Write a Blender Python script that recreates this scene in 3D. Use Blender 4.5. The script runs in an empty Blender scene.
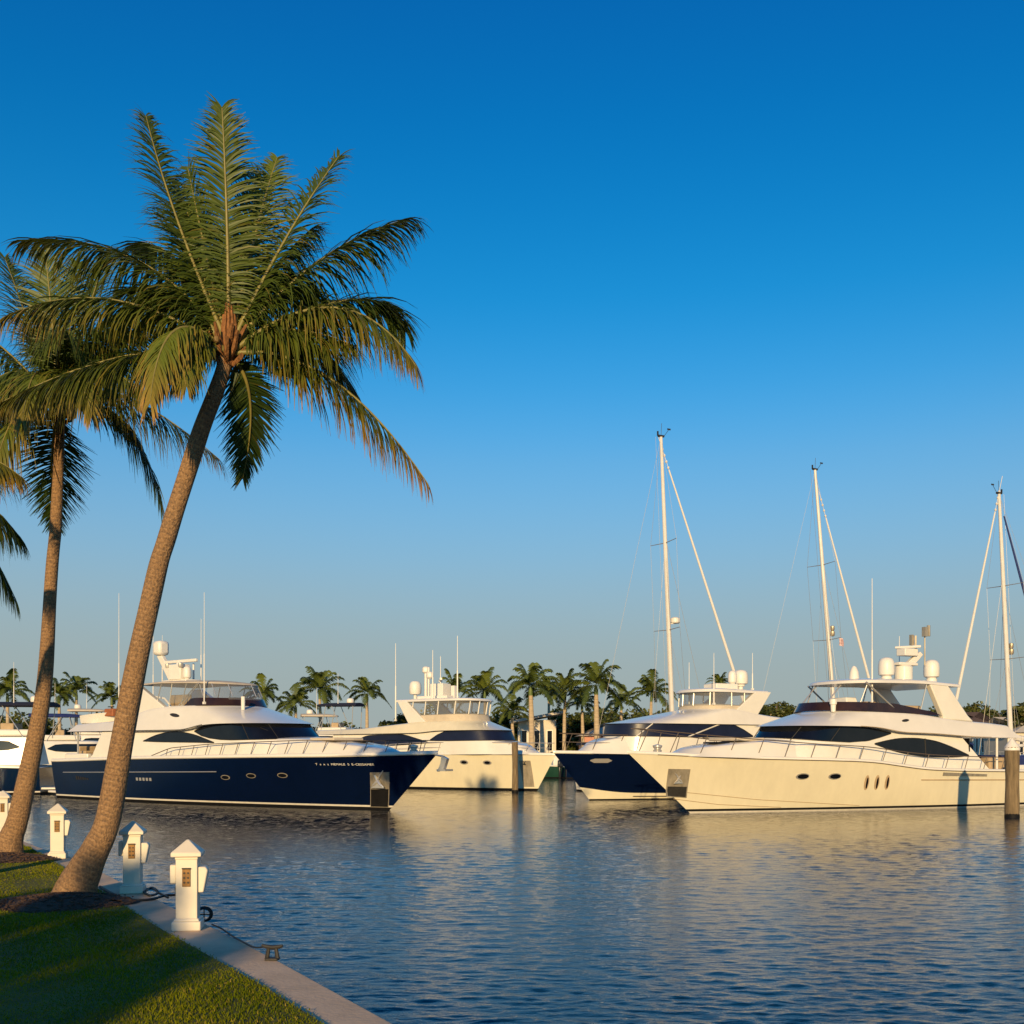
import bpy, bmesh, math, random
import numpy as np
from mathutils import Vector, Matrix

random.seed(7)
RNG = np.random.default_rng(11)
SC = bpy.context.scene
COL = SC.collection
PI = math.pi

# ------------------------------------------------------------------ camera, sky, sun, exposure
F = 1100.0      # focal length in pixels of a 1024 px frame
HC = 2.75       # camera height above the water
HY = 748.0      # picture row of the horizon
QZ = 0.80       # quay height above the water

cam = bpy.data.cameras.new('camera')
cam.sensor_width = 36.0
cam.lens = F / 1024 * 36
cam.shift_y = (HY - 512) / 1024
cam.clip_start = 0.1
cam.clip_end = 6000
cam_ob = bpy.data.objects.new('camera', cam)
COL.objects.link(cam_ob)
cam_ob.location = (0, 0, HC)
cam_ob.rotation_euler = (PI / 2, 0, 0)
SC.camera = cam_ob

SUN_EL, SUN_AZ = 12.0, 187.0     # degrees; azimuth clockwise from +Y: low, behind the camera and a little left
world = bpy.data.worlds.new('World')
SC.world = world
world.use_nodes = True
wn = world.node_tree
bg = wn.nodes['Background']
sky = wn.nodes.new('ShaderNodeTexSky')
sky.sky_type = 'NISHITA'
sky.sun_disc = False
sky.sun_elevation = math.radians(SUN_EL)
sky.sun_rotation = math.radians(SUN_AZ)
sky.air_density = 0.6
sky.dust_density = 0.25
sky.ozone_density = 4.2
# low evening haze: towards the horizon the blue gives way to a flat grey-pink band
tcw = wn.nodes.new('ShaderNodeTexCoord')
sxyz = wn.nodes.new('ShaderNodeSeparateXYZ')
wn.links.new(tcw.outputs['Generated'], sxyz.inputs[0])
hz = wn.nodes.new('ShaderNodeValToRGB')
hz.color_ramp.interpolation = 'B_SPLINE'
els = hz.color_ramp.elements
els[0].position, els[0].color = 0.03, (1, 1, 1, 1)
els[1].position, els[1].color = 0.50, (0, 0, 0, 1)
for _p, _v in ((0.10, 0.96), (0.17, 0.70), (0.25, 0.34), (0.31, 0.12), (0.38, 0.015)):
    _e2 = els.new(_p)
    _e2.color = (_v, _v, _v, 1)
wn.links.new(sxyz.outputs['Z'], hz.inputs['Fac'])
mixw = wn.nodes.new('ShaderNodeMix')
mixw.data_type = 'RGBA'
mixw.inputs['B'].default_value = (1.72, 2.00, 1.96, 1)
wn.links.new(hz.outputs[0], mixw.inputs['Factor'])
tint = wn.nodes.new('ShaderNodeMix')
tint.data_type = 'RGBA'
tint.blend_type = 'MULTIPLY'
tint.inputs['Factor'].default_value = 1.0
tr = wn.nodes.new('ShaderNodeValToRGB')
tr.color_ramp.interpolation = 'B_SPLINE'
tr.color_ramp.elements[0].position, tr.color_ramp.elements[0].color = 0.38, (0.02, 0.98, 0.92, 1)
tr.color_ramp.elements[1].position, tr.color_ramp.elements[1].color = 0.62, (0.02, 0.62, 0.96, 1)
wn.links.new(sxyz.outputs['Z'], tr.inputs['Fac'])
wn.links.new(tr.outputs[0], tint.inputs['B'])
wn.links.new(sky.outputs[0], tint.inputs['A'])
wn.links.new(tint.outputs['Result'], mixw.inputs['A'])
wn.links.new(mixw.outputs['Result'], bg.inputs['Color'])
bg.inputs['Strength'].default_value = 0.15

sun = bpy.data.lights.new('sun', 'SUN')
sun.energy = 3.9
sun.angle = math.radians(0.6)
sun.color = (1.0, 0.70, 0.34)
sun_ob = bpy.data.objects.new('sun', sun)
COL.objects.link(sun_ob)
_e, _a = math.radians(SUN_EL), math.radians(SUN_AZ)
to_sun = Vector((math.sin(_a) * math.cos(_e), math.cos(_a) * math.cos(_e), math.sin(_e)))
sun_ob.rotation_euler = to_sun.to_track_quat('Z', 'Y').to_euler()

SC.view_settings.view_transform = 'Standard'
SC.view_settings.look = 'None'
SC.view_settings.gamma = 1
SC.view_settings.exposure = 0.45


# ------------------------------------------------------------------ helpers
def pt(px, py, d):
    return Vector(((px - 512) / F * d, d, HC - (py - HY) / F * d))


def gnd(px, py, z=QZ):
    d = F * (HC - z) / (py - HY)
    return Vector(((px - 512) / F * d, d, z))


def lerp(a, b, t):
    return a + (b - a) * t


def interp(tab, x):
    if x <= tab[0][0]:
        return tab[0][1]
    for (x0, y0), (x1, y1) in zip(tab, tab[1:]):
        if x <= x1:
            t = (x - x0) / (x1 - x0)
            return y0 + (y1 - y0) * t
    return tab[-1][1]


def smooth_tab(tab, n=6):
    """a rounder version of a polyline table (x ascending)"""
    xs = [p[0] for p in tab]
    out = []
    N = 60
    x0, x1 = xs[0], xs[-1]
    h = (x1 - x0) / N * n / 2
    for i in range(N + 1):
        x = lerp(x0, x1, i / N)
        hh = min(h, x - x0, x1 - x)
        v = sum(interp(tab, x + hh * k / 4) for k in range(-4, 5)) / 9
        out.append((x, v))
    return out


class MB:
    def __init__(s):
        s.v, s.f, s.m = [], [], []
        s.cuts = []

    def add(s, vs, fs, mi=0):
        o = len(s.v)
        s.cuts.append((o, len(s.f)))
        s.v += [tuple(p) for p in vs]
        s.f += [tuple(i + o for i in f) for f in fs]
        s.m += [mi] * len(fs)
        return s

    def box(s, c, size, mi=0, rz=0.0, taper=1.0):
        hx, hy, hz = size[0] / 2, size[1] / 2, size[2] / 2
        vs = []
        for z, k in ((-hz, 1), (hz, taper)):
            for x, y in ((-hx, -hy), (hx, -hy), (hx, hy), (-hx, hy)):
                X, Y = x * k, y * k
                vs.append((c[0] + X * math.cos(rz) - Y * math.sin(rz), c[1] + X * math.sin(rz) + Y * math.cos(rz), c[2] + z))
        return s.add(vs, [(3, 2, 1, 0), (4, 5, 6, 7), (0, 1, 5, 4), (1, 2, 6, 5), (2, 3, 7, 6), (3, 0, 4, 7)], mi)

    def prism(s, poly, y0, y1, mi=0):
        """polygon in x,z pushed from y0 to y1"""
        n = len(poly)
        vs = [(x, y0, z) for x, z in poly] + [(x, y1, z) for x, z in poly]
        fs = [tuple(range(n)), tuple(range(2 * n - 1, n - 1, -1))]
        fs += [(i, (i + 1) % n, n + (i + 1) % n, n + i) for i in range(n)]
        return s.add(vs, fs, mi)

    def tube(s, pts, r, n=6, mi=0, cap=True):
        pts = [Vector(p) for p in pts]
        rs = r if isinstance(r, (list, tuple)) else [r] * len(pts)
        vs = []
        up = Vector((0, 0, 1))
        prev = None
        for i, p in enumerate(pts):
            t = (pts[min(i + 1, len(pts) - 1)] - pts[max(i - 1, 0)]).normalized()
            if prev is None:
                u = t.cross(up)
                if u.length < 0.05:
                    u = t.cross(Vector((1, 0, 0)))
            else:
                u = prev - t * prev.dot(t)
            u.normalize()
            prev = u
            w = t.cross(u)
            for k in range(n):
                a = 2 * PI * k / n
                vs.append(p + (u * math.cos(a) + w * math.sin(a)) * rs[i])
        fs = []
        for i in range(len(pts) - 1):
            for k in range(n):
                fs.append((i * n + k, i * n + (k + 1) % n, (i + 1) * n + (k + 1) % n, (i + 1) * n + k))
        if cap:
            fs.append(tuple(range(n - 1, -1, -1)))
            fs.append(tuple(range((len(pts) - 1) * n, len(pts) * n)))
        return s.add(vs, fs, mi)

    def lathe(s, c, prof, n=16, mi=0, sx=1.0, sy=1.0):
        vs, fs = [], []
        for r, z in prof:
            for k in range(n):
                a = 2 * PI * k / n
                vs.append((c[0] + r * math.cos(a) * sx, c[1] + r * math.sin(a) * sy, c[2] + z))
        for i in range(len(prof) - 1):
            for k in range(n):
                fs.append((i * n + k, i * n + (k + 1) % n, (i + 1) * n + (k + 1) % n, (i + 1) * n + k))
        fs.append(tuple(range(n - 1, -1, -1)))
        fs.append(tuple(range((len(prof) - 1) * n, len(prof) * n)))
        return s.add(vs, fs, mi)

    def grid(s, P, mi=0, flip=False):
        """rows of points"""
        nr, nc = len(P), len(P[0])
        vs = [p for row in P for p in row]
        fs = []
        for i in range(nr - 1):
            for j in range(nc - 1):
                q = (i * nc + j, i * nc + j + 1, (i + 1) * nc + j + 1, (i + 1) * nc + j)
                fs.append(q[::-1] if flip else q)
        return s.add(vs, fs, mi)

    def mesh(s, name, mats, smooth=True, angle=35, weld=1e-4):
        me = bpy.data.meshes.new(name)
        me.from_pydata(s.v, [], s.f)
        for m in (mats if isinstance(mats, (list, tuple)) else [mats]):
            me.materials.append(m)
        me.polygons.foreach_set('material_index', s.m)
        if weld:
            bm = bmesh.new()
            bm.from_mesh(me)
            bmesh.ops.remove_doubles(bm, verts=bm.verts, dist=weld)
            bmesh.ops.recalc_face_normals(bm, faces=bm.faces)
            bm.to_mesh(me)
            bm.free()
        if smooth:
            me.polygons.foreach_set('use_smooth', [True] * len(me.polygons))
            me.set_sharp_from_angle(angle=math.radians(angle))
        me.update()
        return me

    def build(s, name, mats, parent=None, bevel=0.0, **k):
        o = bpy.data.objects.new(name, s.mesh(name, mats, **k))
        COL.objects.link(o)
        if parent is not None:
            o.parent = parent
        if name in ('window', 'windshield') and getattr(s, 'ring', None):
            MB().tube(s.ring, .02, 5, cap=False).build('frame', M['dark'], o)
        if bevel:
            b = o.modifiers.new('bevel', 'BEVEL')
            b.width = bevel
            b.segments = 2
            b.limit_method = 'ANGLE'
            b.angle_limit = math.radians(40)
        return o

    def build_pieces(s, name, mats, parent=None, **k):
        """one object per piece added"""
        out = []
        cuts = s.cuts + [(len(s.v), len(s.f))]
        for (v0, f0), (v1, f1) in zip(cuts, cuts[1:]):
            q = MB()
            q.v = s.v[v0:v1]
            q.f = [tuple(i - v0 for i in f) for f in s.f[f0:f1]]
            q.m = s.m[f0:f1]
            out.append(q.build(name, mats, parent, **k))
        return out


def tag(o, label=None, cat=None, group=None, kind=None):
    if label:
        o['label'] = label
    if cat:
        o['category'] = cat
    if group:
        o['group'] = group
    if kind:
        o['kind'] = kind
    return o


def empty(name, loc, rz=0.0):
    o = bpy.data.objects.new(name, None)
    o.empty_display_size = 0.3
    o.location = loc
    o.rotation_euler = (0, 0, rz)
    COL.objects.link(o)
    return o


def children(o):
    return [c for c in COL.objects if c.parent == o]


def copy_tree(o, parent=None):
    c = o.copy()
    COL.objects.link(c)
    c.parent = parent
    for ch in children(o):
        copy_tree(ch, c)
    return c


# ------------------------------------------------------------------ materials
def mat(name, col, rough=0.5, metal=0.0, spec=0.5, var=0.0, vscale=3.0, bump=0.0, bscale=20.0, stretch=(1, 1, 1), coat=0.0, grime=None):
    m = bpy.data.materials.new(name)
    m.use_nodes = True
    nt = m.node_tree
    b = nt.nodes['Principled BSDF']
    b.inputs['Base Color'].default_value = (*col, 1)
    b.inputs['Roughness'].default_value = rough
    b.inputs['Metallic'].default_value = metal
    b.inputs['Specular IOR Level'].default_value = spec
    b.inputs['Coat Weight'].default_value = coat
    b.inputs['Coat Roughness'].default_value = 0.05
    tc = nt.nodes.new('ShaderNodeTexCoord')
    mp = nt.nodes.new('ShaderNodeMapping')
    mp.inputs['Scale'].default_value = stretch
    nt.links.new(tc.outputs['Object'], mp.inputs['Vector'])
    if var:
        n = nt.nodes.new('ShaderNodeTexNoise')
        n.inputs['Scale'].default_value = vscale
        n.inputs['Detail'].default_value = 6
        n.inputs['Roughness'].default_value = 0.65
        nt.links.new(mp.outputs[0], n.inputs['Vector'])
        r = nt.nodes.new('ShaderNodeValToRGB')
        r.color_ramp.elements[0].position = 0.3
        r.color_ramp.elements[1].position = 0.72
        c2 = grime or tuple(c * (1 - var) for c in col)
        c3 = tuple(min(1, c * (1 + var * 0.5)) for c in col)
        r.color_ramp.elements[0].color = (*c2, 1)
        r.color_ramp.elements[1].color = (*c3, 1)
        nt.links.new(n.outputs['Fac'], r.inputs['Fac'])
        nt.links.new(r.outputs[0], b.inputs['Base Color'])
    if bump:
        n2 = nt.nodes.new('ShaderNodeTexNoise')
        n2.inputs['Scale'].default_value = bscale
        n2.inputs['Detail'].default_value = 5
        nt.links.new(mp.outputs[0], n2.inputs['Vector'])
        bp = nt.nodes.new('ShaderNodeBump')
        bp.inputs['Strength'].default_value = bump
        bp.inputs['Distance'].default_value = 0.02
        nt.links.new(n2.outputs['Fac'], bp.inputs['Height'])
        nt.links.new(bp.outputs[0], b.inputs['Normal'])
    return m


M = {}
M['gel'] = mat('white gelcoat', (0.72, 0.69, 0.62), 0.22, var=0.07, vscale=1.0, bump=0.03, bscale=1.5, coat=0.3)
M['gel_warm'] = mat('cream gelcoat', (0.71, 0.65, 0.48), 0.20, var=0.07, vscale=1.0, stretch=(2, 2, .35), bump=0.04, bscale=1.2, coat=0.35)
M['navy'] = mat('navy gelcoat', (0.002, 0.006, 0.026), 0.08, spec=0.45, var=0.15, vscale=0.8, bump=0.05, bscale=1.3, coat=0.3)
M['boot_black'] = mat('black bottom paint', (0.010, 0.010, 0.011), 0.6, spec=0.1, var=0.3, vscale=3)
M['stripe'] = mat('white stripe', (0.62, 0.58, 0.5), 0.35, var=0.15, vscale=4)
M['deckm'] = mat('deck nonskid', (0.70, 0.67, 0.6), 0.6, var=0.08, vscale=2)
M['glass'] = mat('tinted glass', (0.006, 0.007, 0.010), 0.06, spec=0.4, var=0.4, vscale=1.5)
M['glass_blue'] = mat('blue sunscreen mesh', (0.010, 0.014, 0.04), 0.35, spec=0.3, var=0.3, vscale=1.2, bump=0.3, bscale=3)
M['brown_glass'] = mat('bronze acrylic', (0.035, 0.018, 0.010), 0.10, spec=0.5, var=0.4, vscale=1.5)
M['steel'] = mat('stainless steel', (0.60, 0.57, 0.51), 0.28, 0.6)
M['steel_dull'] = mat('brushed steel plate', (0.48, 0.42, 0.32), 0.45, 0.55, var=0.35, vscale=4, stretch=(1, 1, 0.3))
M['rail'] = mat('weathered steel rail', (0.10, 0.075, 0.055), 0.5, 0.1)
M['canvas'] = mat('beige canvas', (0.56, 0.48, 0.36), 0.85, var=0.12, vscale=3, bump=0.3, bscale=6)
M['navy_canvas'] = mat('navy canvas', (0.008, 0.011, 0.03), 0.85, var=0.3, vscale=3, bump=0.4, bscale=5)
M['blue_canvas'] = mat('blue canvas', (0.015, 0.03, 0.14), 0.8, var=0.3, vscale=3, bump=0.4, bscale=5)
M['tan'] = mat('tan cushion', (0.42, 0.31, 0.19), 0.8, var=0.2, vscale=4)
M['dark'] = mat('dark trim', (0.02, 0.018, 0.016), 0.6, var=0.2)
M['teak'] = mat('teak', (0.28, 0.16, 0.07), 0.65, var=0.35, vscale=4, stretch=(0.3, 4, 4))
M['white'] = mat('white plastic', (0.72, 0.69, 0.63), 0.4, var=0.05, vscale=3)
M['alu'] = mat('white painted spar', (0.66, 0.63, 0.58), 0.35, var=0.1, vscale=2)
M['wire'] = mat('rigging wire', (0.32, 0.30, 0.28), 0.5, 0.4)
M['sail'] = mat('furled sailcloth', (0.66, 0.63, 0.58), 0.8, var=0.08, vscale=3, stretch=(1, 1, 8))
M['orange'] = mat('orange cushion', (0.33, 0.11, 0.04), 0.7, var=0.3, vscale=4)
M['red'] = mat('faded red gelcoat', (0.32, 0.06, 0.02), 0.35, var=0.2)
M['flag'] = mat('faded red and white flag cloth', (0.62, 0.50, 0.48), 0.8, var=0.75, vscale=5, grime=(0.22, 0.05, 0.07))
M['green'] = mat('dark green gelcoat', (0.01, 0.05, 0.035), 0.3, var=0.2)
M['engine'] = mat('black engine cowl', (0.015, 0.015, 0.017), 0.3)
M['brass'] = mat('brass outlet panel', (0.20, 0.10, 0.025), 0.45, 0.4, var=0.5, vscale=18)
M['rubber'] = mat('black rubber cable', (0.012, 0.012, 0.012), 0.6)
M['iron'] = mat('galvanised iron', (0.035, 0.033, 0.03), 0.6, 0.3, var=0.4, vscale=12)
M['post_white'] = mat('white pedestal enamel', (0.70, 0.63, 0.51), 0.45, var=0.05, vscale=5)
M['rope'] = mat('dock rope', (0.35, 0.30, 0.23), 0.9, var=0.3, vscale=30)
M['pile'] = mat('weathered piling', (0.20, 0.145, 0.08), 0.9, var=0.55, vscale=5, bump=0.8, bscale=12, stretch=(2, 2, 0.25))
M['pile_cap'] = mat('white piling cap', (0.74, 0.70, 0.64), 0.5, var=0.1)
M['stucco_white'] = mat('white stucco', (0.62, 0.56, 0.46), 0.85, var=0.1, vscale=1)
M['stucco_pink'] = mat('pink stucco', (0.50, 0.24, 0.18), 0.85, var=0.12, vscale=1)
M['roof'] = mat('brown roof', (0.10, 0.065, 0.05), 0.85, var=0.3, vscale=2)
M['roof_white'] = mat('pale roof', (0.55, 0.50, 0.42), 0.8, var=0.1)
M['seawall'] = mat('seawall concrete', (0.22, 0.20, 0.17), 0.9, var=0.3, vscale=0.7)
M['mulch'] = mat('bark mulch', (0.085, 0.045, 0.026), 0.95, var=0.6, vscale=14, bump=1.0, bscale=30)
M['sheath'] = mat('palm leaf sheath fibre', (0.27, 0.115, 0.035), 0.9, var=0.75, vscale=16, bump=1.0, bscale=30, stretch=(2, 2, 0.5))
M['nut'] = mat('young coconut', (0.22, 0.13, 0.035), 0.6, var=0.4, vscale=9)
M['royal_trunk'] = mat('smooth palm trunk', (0.46, 0.36, 0.24), 0.9, var=0.35, vscale=2.5, stretch=(0.3, 0.3, 3))
M['bark'] = mat('tree bark', (0.12, 0.085, 0.06), 0.9, var=0.4, vscale=3, bump=0.6)
M['crownshaft'] = mat('green crownshaft', (0.10, 0.15, 0.04), 0.6, var=0.3, vscale=2)


def m_clear():
    m = bpy.data.materials.new('clear vinyl')
    m.use_nodes = True
    nt = m.node_tree
    nt.nodes.clear()
    out = nt.nodes.new('ShaderNodeOutputMaterial')
    mix = nt.nodes.new('ShaderNodeMixShader')
    tr = nt.nodes.new('ShaderNodeBsdfTransparent')
    tr.inputs['Color'].default_value = (0.80, 0.83, 0.86, 1)
    gl = nt.nodes.new('ShaderNodeBsdfPrincipled')
    gl.inputs['Base Color'].default_value = (0.45, 0.45, 0.45, 1)
    gl.inputs['Roughness'].default_value = 0.12
    mix.inputs[0].default_value = 0.22
    nt.links.new(tr.outputs[0], mix.inputs[1])
    nt.links.new(gl.outputs[0], mix.inputs[2])
    nt.links.new(mix.outputs[0], out.inputs[0])
    return m


M['clear'] = m_clear()


def m_leaf(name, c_lo, c_hi, c_tip, trans=0.25, rough=0.45):
    """foliage: colour from the 'tint' attribute (0..1 old..young, blue channel = dry tip)"""
    m = bpy.data.materials.new(name)
    m.use_nodes = True
    nt = m.node_tree
    b = nt.nodes['Principled BSDF']
    out = nt.nodes['Material Output']
    at = nt.nodes.new('ShaderNodeAttribute')
    at.attribute_name = 'tint'
    sp = nt.nodes.new('ShaderNodeSeparateColor')
    nt.links.new(at.outputs['Color'], sp.inputs[0])
    mx = nt.nodes.new('ShaderNodeMix')
    mx.data_type = 'RGBA'
    mx.inputs['A'].default_value = (*c_lo, 1)
    mx.inputs['B'].default_value = (*c_hi, 1)
    nt.links.new(sp.outputs[0], mx.inputs['Factor'])
    m2 = nt.nodes.new('ShaderNodeMix')
    m2.data_type = 'RGBA'
    m2.inputs['B'].default_value = (*c_tip, 1)
    nt.links.new(sp.outputs[2], m2.inputs['Factor'])
    nt.links.new(mx.outputs['Result'], m2.inputs['A'])
    nt.links.new(m2.outputs['Result'], b.inputs['Base Color'])
    b.inputs['Roughness'].default_value = rough
    b.inputs['Specular IOR Level'].default_value = 0.35 if rough < .8 else 0.05
    t = nt.nodes.new('ShaderNodeBsdfTranslucent')
    nt.links.new(m2.outputs['Result'], t.inputs['Color'])
    ms = nt.nodes.new('ShaderNodeMixShader')
    ms.inputs[0].default_value = trans
    nt.links.new(b.outputs[0], ms.inputs[1])
    nt.links.new(t.outputs[0], ms.inputs[2])
    nt.links.new(ms.outputs[0], out.inputs[0])
    return m


M['frond'] = m_leaf('coconut leaflets', (0.036, 0.066, 0.012), (0.135, 0.172, 0.018), (0.52, 0.27, 0.06), trans=0.3)
M['royal'] = m_leaf('royal palm leaflets', (0.055, 0.085, 0.018), (0.150, 0.185, 0.030), (0.26, 0.20, 0.05))
M['broad'] = m_leaf('broadleaf foliage', (0.035, 0.052, 0.014), (0.120, 0.135, 0.028), (0.18, 0.14, 0.04))
M['blade'] = m_leaf('lawn blades', (0.105, 0.135, 0.004), (0.265, 0.255, 0.008), (0.36, 0.26, 0.05), trans=0.3, rough=0.9)
M['rachis'] = mat('frond rib', (0.22, 0.19, 0.05), 0.5, var=0.3, vscale=4)


def m_trunk():
    m = bpy.data.materials.new('ringed coconut bark')
    m.use_nodes = True
    nt = m.node_tree
    b = nt.nodes['Principled BSDF']
    b.inputs['Roughness'].default_value = 0.9
    uv = nt.nodes.new('ShaderNodeTexCoord')
    n0 = nt.nodes.new('ShaderNodeTexNoise')
    n0.inputs['Scale'].default_value = 5
    n0.inputs['Detail'].default_value = 6
    nt.links.new(uv.outputs['Object'], n0.inputs['Vector'])
    sx = nt.nodes.new('ShaderNodeSeparateXYZ')
    nt.links.new(uv.outputs['UV'], sx.inputs[0])
    ad = nt.nodes.new('ShaderNodeMath')
    ad.operation = 'MULTIPLY_ADD'
    ad.inputs[1].default_value = 0.10
    nt.links.new(n0.outputs['Fac'], ad.inputs[0])
    nt.links.new(sx.outputs['Y'], ad.inputs[2])
    cb = nt.nodes.new('ShaderNodeCombineXYZ')
    nt.links.new(ad.outputs[0], cb.inputs['X'])
    wv = nt.nodes.new('ShaderNodeTexWave')
    wv.wave_profile = 'SAW'
    wv.inputs['Scale'].default_value = 4.6
    wv.inputs['Distortion'].default_value = 0.0
    nt.links.new(cb.outputs[0], wv.inputs['Vector'])
    n1 = nt.nodes.new('ShaderNodeTexNoise')
    n1.inputs['Scale'].default_value = 34
    n1.inputs['Detail'].default_value = 8
    mp = nt.nodes.new('ShaderNodeMapping')
    mp.inputs['Scale'].default_value = (1, 1, 0.9)
    nt.links.new(uv.outputs['Object'], mp.inputs['Vector'])
    nt.links.new(mp.outputs[0], n1.inputs['Vector'])
    mixv = nt.nodes.new('ShaderNodeMath')
    mixv.operation = 'MULTIPLY_ADD'
    mixv.inputs[1].default_value = 0.17
    nt.links.new(wv.outputs['Fac'], mixv.inputs[0])
    nt.links.new(n1.outputs['Fac'], mixv.inputs[2])
    rp = nt.nodes.new('ShaderNodeValToRGB')
    e = rp.color_ramp.elements
    e[0].position, e[0].color = 0.34, (0.12, 0.078, 0.048, 1)
    e[1].position, e[1].color = 0.86, (0.40, 0.245, 0.120, 1)
    k = e.new(0.60)
    k.color = (0.26, 0.150, 0.070, 1)
    nt.links.new(mixv.outputs[0], rp.inputs['Fac'])
    nt.links.new(rp.outputs[0], b.inputs['Base Color'])
    bp = nt.nodes.new('ShaderNodeBump')
    bp.inputs['Strength'].default_value = 0.9
    bp.inputs['Distance'].default_value = 0.03
    nt.links.new(mixv.outputs[0], bp.inputs['Height'])
    nt.links.new(bp.outputs[0], b.inputs['Normal'])
    return m


M['trunk'] = m_trunk()


def m_concrete():
    m = mat('quay concrete', (0.68, 0.48, 0.30), 0.85, var=0.28, vscale=1.3, bump=0.35, bscale=25)
    return m


M['concrete'] = m_concrete()


def m_soil():
    return mat('lawn ground', (0.13, 0.115, 0.008), 0.95, var=0.45, vscale=2.5, bump=0.6, bscale=40)


M['soil'] = m_soil()


def m_water():
    m = bpy.data.materials.new('harbour water')
    m.use_nodes = True
    nt = m.node_tree
    b = nt.nodes['Principled BSDF']
    b.inputs['Base Color'].default_value = (0.004, 0.020, 0.036, 1)
    b.inputs['Roughness'].default_value = 0.02
    b.inputs['IOR'].default_value = 1.36
    tc = nt.nodes.new('ShaderNodeTexCoord')
    mp = nt.nodes.new('ShaderNodeMapping')
    mp.inputs['Scale'].default_value = (0.5, 1.5, 1)
    nt.links.new(tc.outputs['Object'], mp.inputs['Vector'])
    n = nt.nodes.new('ShaderNodeTexNoise')
    n.inputs['Scale'].default_value = 9.0
    n.inputs['Detail'].default_value = 4
    n.inputs['Roughness'].default_value = 0.6
    nt.links.new(mp.outputs[0], n.inputs['Vector'])
    bp = nt.nodes.new('ShaderNodeBump')
    bp.inputs['Strength'].default_value = 0.30
    bp.inputs['Distance'].default_value = 0.045
    nt.links.new(n.outputs['Fac'], bp.inputs['Height'])
    sy = nt.nodes.new('ShaderNodeSeparateXYZ')
    nt.links.new(tc.outputs['Object'], sy.inputs[0])
    mr = nt.nodes.new('ShaderNodeMapRange')
    mr.inputs['From Min'].default_value = 10
    mr.inputs['From Max'].default_value = 46
    mr.inputs['To Min'].default_value = 0.26
    mr.inputs['To Max'].default_value = 0.16
    nt.links.new(sy.outputs['Y'], mr.inputs['Value'])
    nt.links.new(mr.outputs[0], bp.inputs['Strength'])
    nt.links.new(bp.outputs[0], b.inputs['Normal'])
    return m


M['water'] = m_water()


def np_mesh(name, V, Fq, mats, tint=None, smooth=False, nside=4):
    me = bpy.data.meshes.new(name)
    V = np.asarray(V, dtype=np.float32)
    Fq = np.asarray(Fq, dtype=np.int32)
    me.vertices.add(len(V))
    me.vertices.foreach_set('co', V.ravel())
    me.loops.add(Fq.size)
    me.loops.foreach_set('vertex_index', Fq.ravel())
    me.polygons.add(len(Fq))
    me.polygons.foreach_set('loop_start', np.arange(0, Fq.size, nside, dtype=np.int32))
    me.polygons.foreach_set('loop_total', np.full(len(Fq), nside, dtype=np.int32))
    for m in mats:
        me.materials.append(m)
    if tint is not None:
        a = me.color_attributes.new('tint', 'FLOAT_COLOR', 'POINT')
        T = np.ones((len(V), 4), dtype=np.float32)
        T[:, :3] = tint
        a.data.foreach_set('color', T.ravel())
    if smooth:
        me.polygons.foreach_set('use_smooth', np.ones(len(Fq), dtype=bool))
    me.update(calc_edges=True)
    me.validate()
    return me


def add_mesh_object(name, me, parent=None):
    o = bpy.data.objects.new(name, me)
    COL.objects.link(o)
    if parent is not None:
        o.parent = parent
    return o


# ------------------------------------------------------------------ the setting: water, quay, lawn, far shore
def build_water():
    d0, d1 = 6.0, 150.0
    NR, NC = 1250, 640
    ds = d0 * (d1 / d0) ** (np.linspace(0, 1, NR))
    us = np.linspace(-0.85, 0.85, NC)
    D, U = np.meshgrid(ds, us, indexing='ij')
    X, Y = D * U, D.copy()
    rowsp = np.gradient(ds)[:, None] * np.ones_like(U)
    colsp = D * (us[1] - us[0])
    sp = np.maximum(rowsp, colsp)
    Z = np.zeros_like(X)
    r = np.random.default_rng(5)
    N = 110
    lam = np.exp(r.uniform(math.log(0.085), math.log(0.70), N))
    ang = r.normal(0, 0.48, N) + 0.08
    for l, a in zip(lam, ang):
        k = 2 * PI / l
        s = 0.0225 * (1.2 if l < 0.35 else 0.75)
        att = np.clip((l / sp - 2.2) / 2.0, 0, 1)
        ph = r.uniform(0, 2 * PI)
        # slow amplitude patches break up the regularity
        mod = 0.65 + 0.5 * np.sin(X * r.uniform(.15, .9) + Y * r.uniform(.1, .6) + r.uniform(0, 6)) * np.sin(Y * r.uniform(.15, .8) + r.uniform(0, 6))
        Z += att * mod * (s / k) * np.sin(k * (X * math.sin(a) + Y * math.cos(a)) + ph)
    Z *= 0.9 + 0.22 * np.sin(X * .21 + Y * .13 + 1) + 0.18 * np.sin(X * -.09 + Y * .31) + .15 * np.sin(X * .47 - Y * .22 + 2)   # gusts and calm patches
    q = np.clip((Y - 22) / 24, 0, 1)
    Z *= 1 - .45 * q * q * (3 - 2 * q)          # sheltered, calmer water among the boats
    V = np.stack([X, Y, Z], -1).reshape(-1, 3)
    i = np.arange(NR * NC).reshape(NR, NC)
    Fq = np.stack([i[:-1, :-1], i[:-1, 1:], i[1:, 1:], i[1:, :-1]], -1).reshape(-1, 4)
    o = add_mesh_object('water', np_mesh('water', V, Fq, [M['water']], smooth=True))
    tag(o, kind='structure')
    # the rest of the basin, out to the horizon
    mb = MB()
    mb.add([(-3000, -400, -0.22), (3000, -400, -0.22), (3000, 4000, -0.22), (-3000, 4000, -0.22)], [(0, 1, 2, 3)])
    tag(mb.build('water_bed', M['water']), kind='structure')


build_water()

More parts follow.
